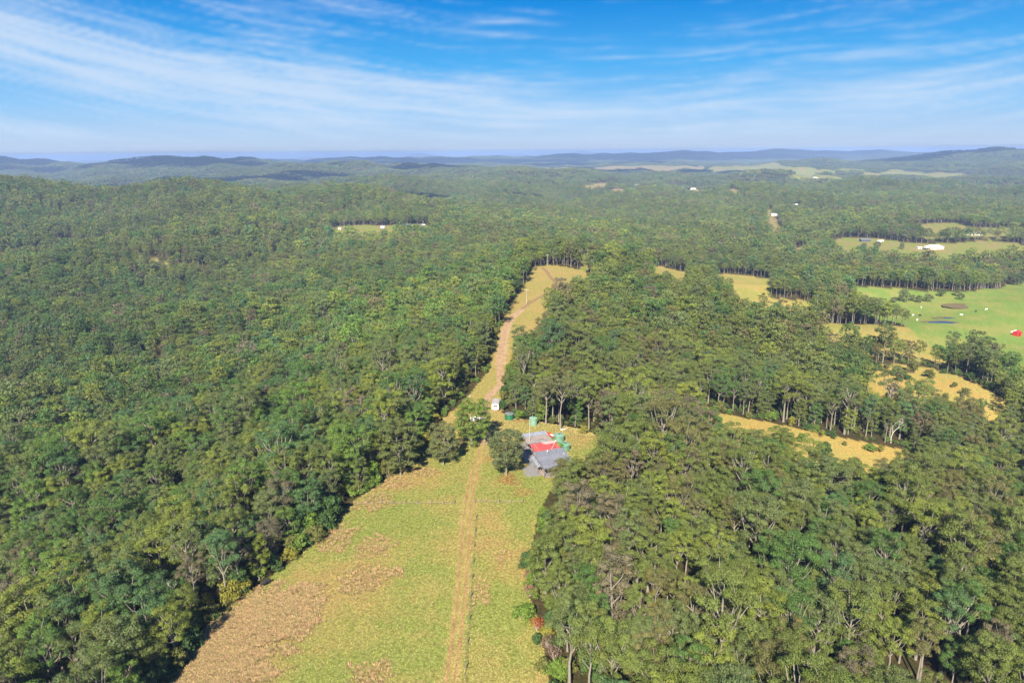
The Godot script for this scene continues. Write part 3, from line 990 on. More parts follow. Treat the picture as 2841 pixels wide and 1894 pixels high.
func tube_mesh(pts: Array, rad: Array, sides := 8) -> ArrayMesh:
	var s := Shape.new()
	s.tube(PackedVector3Array(pts), PackedFloat32Array(rad), sides, Color.WHITE)
	# close both ends
	for e in 2:
		var at := s.v.size()
		var p: Vector3 = pts[0] if e == 0 else pts[pts.size() - 1]
		s.v.append(p); s.n.append(Vector3.UP); s.c.append(Color.WHITE)
		var from := 0 if e == 0 else (pts.size() - 1) * sides
		for k in sides:
			s.i.append(at); s.i.append(from + (k + (1 if e == 0 else 0)) % sides); s.i.append(from + (k + (0 if e == 0 else 1)) % sides)
	return s.mesh()


func roof_sheets(parent: Node, x0: float, x1: float, z0: float, z1: float, yl: float, yr: float, mats: Array, rand: RandomNumberGenerator, yback := 0.0) -> void:
	# corrugated sheets laid side by side, each lapping the next
	var n := int(round((z1 - z0) / 0.78))
	for k in n:
		var za := lerpf(z0, z1, float(k) / n)
		var zb := lerpf(z0, z1, float(k + 1) / n) + 0.05
		var s := Shape.new()
		var ribs := 4
		var up := 0.012 * (k % 2) + yback * (1.0 - float(k) / n)
		for q in ribs:
			var a := lerpf(za, zb, float(q) / ribs)
			var b := lerpf(za, zb, (q + 0.5) / ribs)
			var c := lerpf(za, zb, (q + 1.0) / ribs)
			s.quad(Vector3(x0, yl + up, a), Vector3(x1, yr + up, a), Vector3(x1, yr + up + 0.022, b), Vector3(x0, yl + up + 0.022, b), Color.WHITE)
			s.quad(Vector3(x0, yl + up + 0.022, b), Vector3(x1, yr + up + 0.022, b), Vector3(x1, yr + up, c), Vector3(x0, yl + up, c), Color.WHITE)
		s.quad(Vector3(x0, yl + up - 0.03, za), Vector3(x0, yl + up - 0.03, zb), Vector3(x1, yr + up - 0.03, zb), Vector3(x1, yr + up - 0.03, za), Color.WHITE)
		part("roof_sheet", s.mesh(), mats[rand.randi() % mats.size()], parent)


func steel(c: Color, sd: int, rough := 0.45) -> StandardMaterial3D:
	var m := paint(c, rough, 0.0)
	m.metallic_specular = 0.5
	m.albedo_texture = grain(0.012, 0.82, 1.0, sd, 256)
	m.uv1_triplanar = true
	m.uv1_world_triplanar = true
	m.uv1_scale = Vector3(0.3, 0.3, 0.3)
	return m


func build_house() -> void:
	var r := RandomNumberGenerator.new()
	r.seed = 4
	var y0 := land(9.3, 177.5)
	var turn := asin(0.254)
	# paved apron
	var pav := paint(Color(0.25, 0.245, 0.25), 0.9)
	pav.albedo_texture = grain(0.05, 0.7, 1.0, 51, 256)
	pav.uv1_triplanar = true
	pav.uv1_scale = Vector3(0.2, 0.2, 0.2)
	var apron := part("concrete_apron", slab_shape(-8.4, 5.0, -1.2, 0.10, 3.6, 9.6).mesh(), pav, self)
	apron.position = Vector3(9.3, y0, -177.5)
	apron.rotation.y = turn
	apron.set_meta("kind", "structure")
	var walk := part("concrete_path", slab_shape(-5.9, -3.4, -0.9, 0.096, -12.6, 3.6).mesh(), pav, self)
	walk.position = Vector3(9.3, y0, -177.5)
	walk.rotation.y = turn
	walk.set_meta("kind", "structure")
	var t := thing("house", "long low house with grey and red iron roofs beside the paddock track", "house", Vector3(9.3, y0, -177.5), turn)
	var grey := [steel(Color(0.185, 0.195, 0.235), 61), steel(Color(0.20, 0.21, 0.25), 62), steel(Color(0.175, 0.185, 0.225), 63)]
	var pale := [steel(Color(0.25, 0.275, 0.33), 64), steel(Color(0.27, 0.295, 0.35), 65)]
	var rusty := [steel(Color(0.26, 0.235, 0.225), 66, 0.6), steel(Color(0.29, 0.235, 0.205), 67, 0.6), steel(Color(0.235, 0.225, 0.225), 68, 0.6), steel(Color(0.25, 0.25, 0.26), 69, 0.6)]
	var red := [steel(Color(0.50, 0.075, 0.075), 71, 0.5), steel(Color(0.54, 0.09, 0.09), 72, 0.5), steel(Color(0.46, 0.075, 0.07), 73, 0.5)]
	roof_sheets(t, -4.1, 4.6, 1.1, 11.4, 2.75, 3.25, grey, r, 0.25)
	roof_sheets(t, -3.15, 4.5, -5.5, 1.25, 2.45, 2.75, red, r)
	roof_sheets(t, -3.8, 3.9, -10.6, -5.45, 2.60, 2.85, rusty, r)
	roof_sheets(t, -3.8, 3.9, -13.1, -10.65, 2.62, 2.87, pale, r)
	# the loose sheets and the dark skylights lying on the old roofs
	var odd := Shape.new()
	odd.hexa([Vector3(0.4, 2.62, -5.5), Vector3(4.9, 2.78, -5.5), Vector3(4.9, 2.78, -5.2), Vector3(0.4, 2.62, -5.2), Vector3(0.4, 2.67, -5.5), Vector3(4.9, 2.83, -5.5), Vector3(4.9, 2.83, -5.2), Vector3(0.4, 2.67, -5.2)])
	part("ridge_cap", odd.mesh(), paint(Color(0.62, 0.48, 0.42), 0.6), t)
	for q in [[0.9, 3.9, -4.3, -3.95, Color(0.60, 0.24, 0.22)], [2.2, 3.4, -3.0, -2.65, Color(0.16, 0.03, 0.03)], [2.6, 3.5, -1.2, -0.9, Color(0.15, 0.03, 0.03)], [-0.2, 1.8, -7.6, -7.35, Color(0.05, 0.05, 0.055)], [0.7, 4.2, -4.75, -4.5, Color(0.55, 0.52, 0.52)]]:
		var s := Shape.new()
		var ya: float = (2.74 if q[2] < -6.0 else 2.60) + 0.037 * q[0]
		var yb: float = (2.74 if q[2] < -6.0 else 2.60) + 0.037 * q[1]
		s.hexa([Vector3(q[0], ya - 0.03, q[2]), Vector3(q[1], yb - 0.03, q[2]), Vector3(q[1], yb - 0.03, q[3]), Vector3(q[0], ya - 0.03, q[3]), Vector3(q[0], ya + 0.03, q[2]), Vector3(q[1], yb + 0.03, q[2]), Vector3(q[1], yb + 0.03, q[3]), Vector3(q[0], ya + 0.03, q[3])])
		part("roof_strip", s.mesh(), paint(q[4], 0.6), t)
	# walls, floor and the dark openings under the roofs
	var board := paint(Color(0.30, 0.20, 0.13), 0.85)
	var cream := paint(Color(0.50, 0.42, 0.33), 0.85)
	part("floor", slab_shape(-3.6, 4.3, -0.6, 0.16, -12.7, 11.0).mesh(), pav, t)
	part("wall", slab_shape(-2.0, -1.86, 0.16, 2.6, -12.4, 7.6).mesh(), board, t)
	part("wall", slab_shape(3.8, 3.94, 0.16, 2.8, -12.4, 8.4).mesh(), board, t)
	part("wall", slab_shape(-1.86, 3.8, 0.16, 2.6, -12.4, -12.26).mesh(), cream, t)
	part("wall", slab_shape(-1.86, 3.8, 0.16, 2.7, 6.6, 6.74).mesh(), cream, t)
	for z in [-10.5, -6.5, -1.0, 3.5]:
		var w := part("window", slab_shape(-2.06, -2.003, 1.0, 2.0, z, z + 1.4).mesh(), paint(Color(0.03, 0.035, 0.04), 0.1), t)
		part("sill", slab_shape(-2.12, -2.003, 0.93, 0.997, z - 0.06, z + 1.46).mesh(), cream, w)
	var door := part("door", slab_shape(-2.05, -2.003, 0.16, 2.15, -3.9, -3.0).mesh(), paint(Color(0.10, 0.07, 0.05), 0.6), t)
	part("handle", slab_shape(-2.09, -2.053, 1.05, 1.12, -3.2, -3.06).mesh(), paint(Color(0.5, 0.5, 0.5), 0.3, 1.0), door)
	var timber := paint(Color(0.13, 0.095, 0.07), 0.85)
	for z in [11.2, 7.9, 4.6, 1.4]:
		part("post", tube_mesh([Vector3(-3.9, -0.4, z), Vector3(-3.9, 2.80, z)], [0.07, 0.07], 6), timber, t)
		part("post", tube_mesh([Vector3(4.4, -0.6, z), Vector3(4.4, 3.26, z)], [0.07, 0.07], 6), timber, t)
	for z in [-12.8, -9.4, -6.0, -2.4]:
		part("post", tube_mesh([Vector3(-3.0, -0.3, z), Vector3(-3.0, 2.58, z)], [0.06, 0.06], 6), timber, t)
	part("fascia", slab_shape(-4.1, 4.6, 2.50, 2.66, 11.46, 11.49).mesh(), paint(Color(0.10, 0.10, 0.11), 0.6), t)
	var lean := Shape.new()
	lean.hexa([Vector3(-5.05, 2.02, 1.8), Vector3(-4.15, 2.28, 1.8), Vector3(-4.15, 2.28, 8.8), Vector3(-5.05, 2.02, 8.8), Vector3(-5.05, 2.06, 1.8), Vector3(-4.15, 2.32, 1.8), Vector3(-4.15, 2.32, 8.8), Vector3(-5.05, 2.06, 8.8)])
	part("awning", lean.mesh(), pale[0], t)
	for z in [2.0, 5.2, 8.6]:
		part("awning_post", tube_mesh([Vector3(-4.95, -0.3, z), Vector3(-4.95, 2.04, z)], [0.04, 0.04], 5), timber, t)
	part("veranda_rail", slab_shape(-3.93, -3.87, 0.75, 0.85, 6.0, 10.9).mesh(), paint(Color(0.55, 0.34, 0.22), 0.7), t)
	part("veranda_rail", slab_shape(-3.93, -3.87, 0.30, 0.40, 6.0, 10.9).mesh(), paint(Color(0.55, 0.34, 0.22), 0.7), t)
	var flue := part("flue", tube_mesh([Vector3(-0.6, 2.6, 3.4), Vector3(-0.6, 4.05, 3.4)], [0.10, 0.10]), paint(Color(0.42, 0.42, 0.44), 0.4, 0.6), t)
	part("cowl", tube_mesh([Vector3(-0.6, 4.052, 3.4), Vector3(-0.6, 4.15, 3.4), Vector3(-0.6, 4.26, 3.4)], [0.18, 0.19, 0.05]), paint(Color(0.8, 0.8, 0.8), 0.4), flue)
	part("vent_pipe", tube_mesh([Vector3(3.6, 2.9, 5.0), Vector3(3.6, 3.75, 5.0)], [0.05, 0.05], 6), paint(Color(0.8, 0.8, 0.8), 0.5), t)
	# masts that stand on the roof
	var mast := thing("antenna_mast", "tall pale pole standing on the rusty back roof of the house", "mast", t.position + Vector3(-2.9, 2.63, -6.6).rotated(Vector3.UP, turn))
	part("pole", tube_mesh([Vector3(0, -0.05, 0), Vector3(0.06, 7.0, 0)], [0.06, 0.05]), paint(Color(0.40, 0.42, 0.38), 0.5), mast)
	part("crossarm", tube_mesh([Vector3(-0.45, 6.9, 0), Vector3(0.55, 6.9, 0)], [0.03, 0.03], 5), paint(Color(0.5, 0.5, 0.5), 0.4, 0.7), mast)
	var pipe := thing("leaning_pipe", "thin white pipe leaning over the red roof towards the green tanks", "pipe", t.position + Vector3(1.3, 2.60, 0.6).rotated(Vector3.UP, turn), turn)
	part("shaft", tube_mesh([Vector3(0, 0, 0), Vector3(2.3, 1.35, -3.0)], [0.045, 0.045]), paint(Color(0.62, 0.54, 0.50), 0.5), pipe)
	part("collar", tube_mesh([Vector3(2.22, 1.30, -2.9), Vector3(2.34, 1.38, -3.06)], [0.1, 0.1]), paint(Color(0.7, 0.7, 0.7), 0.5), pipe)


func tank(at: Vector2, rad: float, h: float, c: Color, lid: Color, label: String) -> void:
	var t := thing("water_tank", label, "water tank", on_land(at.x, at.y), 0.0, "round water tanks about the house")
	var s := Shape.new()
	var prof := PackedVector2Array([Vector2(rad, -0.5)])
	var rings := 8
	for k in rings:
		prof.append(Vector2(rad, h * k / rings))
		prof.append(Vector2(rad + 0.035, h * (k + 0.5) / rings))
	prof.append(Vector2(rad, h))
	s.lathe(prof, 36)
	part("wall", s.mesh(), steel(c, 81, 0.5), t)
	var l := Shape.new()
	l.lathe(PackedVector2Array([Vector2(rad + 0.06, h + 0.003), Vector2(rad + 0.06, h + 0.06), Vector2(rad * 0.55, h + 0.2), Vector2(0.26, h + 0.3), Vector2(0.0, h + 0.31)]), 36)
	var roof := part("lid", l.mesh(), steel(lid, 82, 0.55), t)
	part("hatch", tube_mesh([Vector3(0.1, h + 0.29, 0.2), Vector3(0.1, h + 0.40, 0.2)], [0.26, 0.26], 12), steel(lid, 83, 0.55), roof)
	for k in 8:
		var a := TAU * k / 8.0
		part("rib", tube_mesh([Vector3(cos(a) * rad * 0.3, h + 0.28, sin(a) * rad * 0.3), Vector3(cos(a) * rad, h + 0.09, sin(a) * rad)], [0.03, 0.03], 4), steel(lid, 84, 0.55), roof)
	part("outlet_pipe", tube_mesh([Vector3(rad, 0.15, 0.3), Vector3(rad + 0.5, 0.15, 0.3)], [0.05, 0.05], 6), paint(Color(0.5, 0.5, 0.5), 0.5), t)


func wheel(parent: Node, at: Vector3, rad: float, wide: float) -> void:
	var w := Node3D.new()
	w.name = "wheel"
	parent.add_child(w, true)
	w.position = at
	w.rotation.z = PI * 0.5
	var tyre := Shape.new()
	tyre.lathe(PackedVector2Array([Vector2(rad * 0.55, -wide), Vector2(rad * 0.92, -wide), Vector2(rad, -wide * 0.6), Vector2(rad, wide * 0.6), Vector2(rad * 0.92, wide), Vector2(rad * 0.55, wide)]), 18)
	part("tyre", tyre.mesh(), paint(Color(0.02, 0.02, 0.02), 0.9), w)
	var rim := Shape.new()
	rim.lathe(PackedVector2Array([Vector2(0.0, -wide * 0.7), Vector2(rad * 0.56, -wide * 0.8), Vector2(rad * 0.56, wide * 0.8), Vector2(0.0, wide * 0.7)]), 18)
	part("rim", rim.mesh(), paint(Color(0.55, 0.55, 0.55), 0.4, 0.5), w)


func ute(called: String, label: String, at: Vector3, turn: float, c: Color) -> void:
	var t := thing(called, label, "vehicle", at, turn)
	var p := paint(c, 0.3)
	var body := Shape.new()
	body.hexa([Vector3(-0.88, 0.42, -2.4), Vector3(0.88, 0.42, -2.4), Vector3(0.88, 0.42, 0.2), Vector3(-0.88, 0.42, 0.2), Vector3(-0.82, 0.98, -2.3), Vector3(0.82, 0.98, -2.3), Vector3(0.85, 1.05, 0.2), Vector3(-0.85, 1.05, 0.2)])
	body.hexa([Vector3(-0.85, 1.05, -1.3), Vector3(0.85, 1.05, -1.3), Vector3(0.85, 1.05, 0.2), Vector3(-0.85, 1.05, 0.2), Vector3(-0.68, 1.68, -0.7), Vector3(0.68, 1.68, -0.7), Vector3(0.70, 1.68, 0.05), Vector3(-0.70, 1.68, 0.05)])
	part("cab", body.mesh(), p, t)
	var glass := paint(Color(0.02, 0.025, 0.03), 0.08)
	var g := Shape.new()
	g.quad(Vector3(-0.72, 1.12, -1.27), Vector3(-0.62, 1.62, -0.78), Vector3(0.62, 1.62, -0.78), Vector3(0.72, 1.12, -1.27), Color.WHITE)
	var ws := part("windscreen", g.mesh(), glass, t)
	ws.position.z = -0.02
	for s in [-1.0, 1.0]:
		var q := Shape.new()
		q.quad(Vector3(s * 0.845, 1.12, -0.95), Vector3(s * 0.72, 1.6, -0.6), Vector3(s * 0.74, 1.6, -0.05), Vector3(s * 0.85, 1.12, 0.0), Color.WHITE)
		var sw := part("side_window", q.mesh(), glass, t)
		sw.position.x = s * 0.02
		part("headlight", slab_shape(s * 0.62 - 0.14, s * 0.62 + 0.14, 0.68, 0.84, -2.44, -2.36).mesh(), paint(Color(0.8, 0.8, 0.78), 0.1), t)
		wheel(t, Vector3(s * 0.8, 0.34, -1.55), 0.34, 0.12)
		wheel(t, Vector3(s * 0.8, 0.34, 1.5), 0.34, 0.12)
	var tray := Shape.new()
	tray.box(Vector3(-0.9, 0.72, 0.26), Vector3(0.9, 0.80, 2.5))
	tray.box(Vector3(-0.9, 0.80, 0.26), Vector3(-0.86, 1.08, 2.5))
	tray.box(Vector3(0.86, 0.80, 0.26), Vector3(0.9, 1.08, 2.5))
	tray.box(Vector3(-0.86, 0.80, 2.46), Vector3(0.86, 1.08, 2.5))
	part("tray", tray.mesh(), paint(c * 0.85, 0.5), t)
	part("chassis", slab_shape(-0.45, 0.45, 0.36, 0.70, -2.0, 2.3).mesh(), paint(Color(0.03, 0.03, 0.03), 0.8), t)


func build_yard() -> void:
	tank(Vector2(-1.1, 208.4), 1.42, 1.95, Color(0.012, 0.13, 0.062), Color(0.16, 0.19, 0.18), "dark green water tank with grey lid at the forest edge behind the house")
	tank(Vector2(6.6, 203.6), 1.25, 2.45, Color(0.17, 0.30, 0.215), Color(0.21, 0.35, 0.26), "tall pale green water tank standing on the grass behind the house")
	tank(Vector2(13.9, 190.2), 1.65, 2.0, Color(0.13, 0.25, 0.18), Color(0.17, 0.31, 0.23), "low pale green water tank half hidden behind the rusty roof")
	tank(Vector2(15.2, 184.0), 1.5, 1.8, Color(0.10, 0.22, 0.14), Color(0.15, 0.30, 0.21), "pale green water tank beside the palm and the red roof")
	# caravan
	var at := on_land(-5.7, 219.2)
	var t := thing("caravan", "white box caravan with one dark end window parked beside the dirt track", "caravan", at, deg_to_rad(-3.0))
	var white := paint(Color(0.52, 0.49, 0.44), 0.5)
	var body := Shape.new()
	body.hexa([Vector3(-1.2, 0.45, -2.8), Vector3(1.2, 0.45, -2.8), Vector3(1.2, 0.45, 2.8), Vector3(-1.2, 0.45, 2.8), Vector3(-1.2, 2.35, -2.72), Vector3(1.2, 2.35, -2.72), Vector3(1.2, 2.35, 2.72), Vector3(-1.2, 2.35, 2.72)])
	part("body", body.mesh(), white, t)
	var top := Shape.new()
	top.hexa([Vector3(-1.24, 2.353, -2.78), Vector3(1.24, 2.353, -2.78), Vector3(1.24, 2.353, 2.78), Vector3(-1.24, 2.353, 2.78), Vector3(-0.95, 2.50, -2.6), Vector3(0.95, 2.50, -2.6), Vector3(0.95, 2.50, 2.6), Vector3(-0.95, 2.50, 2.6)])
	part("roof", top.mesh(), steel(Color(0.36, 0.345, 0.335), 91, 0.6), t)
	var w := part("window", slab_shape(-0.55, 0.6, 1.5, 2.0, 2.77, 2.80).mesh(), paint(Color(0.04, 0.035, 0.03), 0.1), t)
	part("frame", slab_shape(-0.02, 0.05, 1.5, 2.0, 2.802, 2.815).mesh(), white, w)
	for z in [-1.6, 0.8]:
		part("window", slab_shape(-1.235, -1.21, 1.5, 2.0, z, z + 0.9).mesh(), paint(Color(0.04, 0.04, 0.045), 0.1), t)
	part("door", slab_shape(1.21, 1.235, 0.6, 2.2, -0.4, 0.3).mesh(), paint(Color(0.6, 0.58, 0.55), 0.5), t)
	part("drawbar", slab_shape(-0.12, 0.12, 0.40, 0.52, 2.8, 3.9).mesh(), paint(Color(0.1, 0.1, 0.1), 0.7), t)
	part("step", slab_shape(-0.35, 0.45, 0.22, 0.40, 2.95, 3.4).mesh(), white, t)
	for s in [-1.0, 1.0]:
		wheel(t, Vector3(s * 1.08, 0.33, 0.1), 0.33, 0.1)
	ute("parked_ute", "white utility truck parked half under the spreading tree by the track", on_land(-11.6, 206.0), deg_to_rad(70.0), Color(0.72, 0.72, 0.72))
	ute("distant_car", "white car parked in the trees beyond the end of the ridge", on_land(48.9, 853.0), deg_to_rad(85.0), Color(0.75, 0.75, 0.75))
	ute("blue_car", "blue car beside the white-trunked trees at the edge of the green flat", on_land(553.0, 727.0), deg_to_rad(60.0), Color(0.06, 0.10, 0.32))
	# small red trailer behind the house
	var tr := thing("red_trailer", "small red trailer standing on the grass behind the rusty roof", "trailer", on_land(11.7, 193.2), deg_to_rad(28.0))
	var redp := paint(Color(0.50, 0.045, 0.02), 0.5)
	var bed := Shape.new()
	bed.box(Vector3(-0.6, 0.5, -1.3), Vector3(0.6, 0.56, 1.3))
	bed.box(Vector3(-0.6, 0.56, -1.3), Vector3(-0.55, 0.95, 1.3))
	bed.box(Vector3(0.55, 0.56, -1.3), Vector3(0.6, 0.95, 1.3))
	bed.box(Vector3(-0.55, 0.56, -1.3), Vector3(0.55, 0.95, -1.25))
	part("tray", bed.mesh(), redp, tr)
	part("drawbar", tube_mesh([Vector3(0, 0.48, 1.3), Vector3(0, 0.42, 2.5)], [0.05, 0.05], 6), redp, tr)
	part("load", slab_shape(-0.35, 0.4, 0.57, 0.85, -0.3, 0.9).mesh(), paint(Color(0.62, 0.6, 0.58), 0.7), tr)
	for s in [-1.0, 1.0]:
		wheel(tr, Vector3(s * 0.72, 0.3, 0.0), 0.3, 0.08)
	# fallen logs
	for q in [[15.9, 200.6, 0.5, 2.4, 0.28, Color(0.42, 0.38, 0.38), "short grey log lying on the grass below the tall pale trunks"], [-15.4, 230.0, 1.45, 3.4, 0.16, Color(0.55, 0.47, 0.44), "long pale log lying in dry grass left of the dirt track"], [4.3, 206.2, 0.9, 1.6, 0.10, Color(0.10, 0.07, 0.05), "dark thin log lying between the two tanks behind the house"]]:
		var lt := thing("fallen_log", q[6], "log", on_land(q[0], q[1], q[4] * 0.8), q[2])
		part("stem", tube_mesh([Vector3(-q[3] * 0.5, 0, 0), Vector3(0, 0.03, 0.06), Vector3(q[3] * 0.5, 0, 0)], [q[4], q[4] * 0.9, q[4] * 0.7], 9), paint(q[5], 0.9), lt)
		part("stub", tube_mesh([Vector3(q[3] * 0.15, 0, 0), Vector3(q[3] * 0.3, q[4] * 1.6, q[4] * 1.2)], [q[4] * 0.4, q[4] * 0.2], 6), paint(q[5], 0.9), lt)
	# palm
	var pt := thing("palm", "small palm with arching fronds between the red roof and green tank", "palm", on_land(12.9, 182.6))
	part("trunk", tube_mesh([Vector3(0, -0.3, 0), Vector3(0.05, 1.4, 0), Vector3(0.02, 2.7, 0)], [0.16, 0.13, 0.11]), paint(Color(0.22, 0.18, 0.13), 0.9), pt)
	var green := leaf_mat(Color(0.10, 0.19, 0.03))
	for k in 14:
		var a := k * 2.4
		var s := Shape.new()
		var rise := 0.9 - 0.06 * k
		for q in 7:
			var u0 := q / 7.0
			var p := Vector3(0, 2.7, 0) + Vector3(cos(a), 0, sin(a)) * 1.9 * u0 + Vector3(0, rise * u0 - 1.5 * u0 * u0, 0)
			var side := Vector3(-sin(a), -0.35, cos(a)) * (0.42 * sin(PI * (0.12 + 0.8 * u0)))
			var fwd := Vector3(cos(a), -0.5, sin(a)) * 0.2
			s.quad(p, p + fwd, p + side + fwd * 1.8, p + side + fwd * 0.9, Color.WHITE)
			var side2 := side * Vector3(-1, 1, -1)
			s.quad(p, p + side2 + fwd * 0.9, p + side2 + fwd * 1.8, p + fwd, Color.WHITE)
		part("frond", s.mesh(), green, pt)
	power_pole(Vector2(8.5, 384.5), 9.0, 0.15, "slim pale power pole left of the bend in the dirt track")
	power_pole(Vector2(27.4, 516.4), 9.4, 0.0, "power pole with crossarm at the far end of the ridge clearing")
	power_pole(Vector2(-250.0, 1030.0), 15.0, 0.4, "pale power pole beside the far clearing on the left hillside")


func power_pole(at: Vector2, h: float, turn: float, label: String) -> void:
	var t := thing("power_pole", label, "power pole", on_land(at.x, at.y), turn, "power poles")
	var wood := paint(Color(0.32, 0.30, 0.26), 0.85)
	part("shaft", tube_mesh([Vector3(0, -0.8, 0), Vector3(0, h, 0)], [0.17, 0.11], 9), wood, t)
	var arm := part("crossarm", slab_shape(-1.2, 1.2, h - 0.75, h - 0.60, 0.15, 0.28).mesh(), wood, t)
	for x in [-1.05, -0.45, 0.45, 1.05]:
		part("insulator", tube_mesh([Vector3(x, h - 0.6, 0.21), Vector3(x, h - 0.48, 0.21), Vector3(x, h - 0.38, 0.21)], [0.06, 0.09, 0.03], 7), paint(Color(0.7, 0.7, 0.68), 0.2), arm)
	part("brace", tube_mesh([Vector3(-0.6, h - 0.66, 0.21), Vector3(0, h - 1.4, 0.16)], [0.03, 0.03], 4), wood, t)
	part("brace", tube_mesh([Vector3(0.6, h - 0.66, 0.21), Vector3(0, h - 1.4, 0.16)], [0.03, 0.03], 4), wood, t)


# ---------------------------------------------------------------- far houses and sheds: x, distance, width, depth, wall height, turn, wall, roof, label, kind
const FARM := [
	[589.7, 950.4, 20.0, 13.0, 3.0, 0.15, Color(0.66, 0.54, 0.46), Color(0.72, 0.69, 0.68), "large white hip-roofed farmhouse alone in the pale green field", "house"],
	[570.0, 952.0, 6.0, 4.0, 2.4, 0.15, Color(0.5, 0.5, 0.5), Color(0.60, 0.60, 0.60), "small grey shed beside the large white farmhouse", "shed"],
	[529.0, 1022.0, 14.0, 7.0, 2.8, 0.0, Color(0.06, 0.07, 0.09), Color(0.14, 0.15, 0.18), "long dark shed at the forest edge behind the pale field", "shed"],
	[548.0, 1015.0, 9.0, 4.0, 1.6, 0.2, Color(0.5, 0.5, 0.5), Color(0.66, 0.66, 0.66), "low pale shed to the right of the long dark shed", "shed"],
	[697.0, 1048.0, 13.0, 9.0, 3.0, 0.1, Color(0.6, 0.55, 0.42), Color(0.58, 0.50, 0.33), "cream-roofed house among trees behind the upper field", "house"],
	[712.0, 1046.0, 11.0, 7.0, 2.6, -0.1, Color(0.6, 0.6, 0.58), Color(0.52, 0.58, 0.56), "pale green-grey shed beside the cream-roofed house", "shed"],
	[-144.4, 1095.0, 15.0, 8.0, 2.8, 0.1, Color(0.05, 0.05, 0.055), Color(0.50, 0.50, 0.52), "long white-roofed shed in the forest, rightmost of the hillside sheds", "shed"],
	[-164.0, 1086.0, 14.0, 8.0, 2.8, -0.1, Color(0.05, 0.055, 0.07), Color(0.055, 0.07, 0.12), "dark navy-roofed shed left of the white-roofed shed", "shed"],
	[-195.4, 1046.0, 6.0, 5.0, 4.0, 0.1, Color(0.42, 0.42, 0.50), Color(0.34, 0.34, 0.40), "tall narrow grey shed at the right end of the hillside clearing", "shed"],
	[-245.6, 1044.0, 10.0, 7.0, 3.2, 0.0, Color(0.04, 0.045, 0.06), Color(0.045, 0.05, 0.075), "dark shed under trees at the top of the hillside clearing", "shed"],
	[682.0, 1660.0, 14.0, 8.0, 3.0, 0.1, Color(0.5, 0.5, 0.48), Color(0.70, 0.68, 0.66), "white-roofed house in the forest right of the straight road", "house"],
	[532.0, 1396.0, 12.0, 8.0, 3.0, -0.2, Color(0.5, 0.5, 0.48), Color(0.52, 0.52, 0.52), "white-roofed shed close beside the straight pale road", "shed"],
	[430.0, 880.0, 9.0, 6.0, 2.6, 0.3, Color(0.6, 0.6, 0.6), Color(0.10, 0.13, 0.20), "small white-walled house with blue-grey roof in the mid-distance trees", "house"],
	[350.0, 800.0, 7.0, 5.0, 2.4, 0.1, Color(0.55, 0.55, 0.52), Color(0.6, 0.6, 0.6), "small pale shed at the pale gravel patch in the trees", "shed"],
	[523.0, 2900.0, 22.0, 12.0, 4.0, 0.1, Color(0.62, 0.6, 0.58), Color(0.70, 0.70, 0.70), "white house on the bare knoll in the far distance", "house"],
	[1799.0, 3020.0, 20.0, 12.0, 4.0, 0.0, Color(0.66, 0.66, 0.66), Color(0.74, 0.74, 0.74), "lone white house deep in the far forest at upper right", "house"],
	[1330.0, 3060.0, 20.0, 10.0, 4.0, 0.1, Color(0.62, 0.6, 0.58), Color(0.70, 0.70, 0.70), "white farmhouse at the left end of the far pale field", "house"],
	[690.0, 2640.0, 20.0, 12.0, 4.0, 0.1, Color(0.60, 0.58, 0.55), Color(0.66, 0.62, 0.58), "pale house by the dusty clearing in the far forest", "house"],
	[-258.0, 1036.0, 4.0, 3.0, 2.2, 0.0, Color(0.6, 0.58, 0.55), Color(0.66, 0.66, 0.64), "tiny white hut below the trees at the hillside clearing's left", "shed"],
]


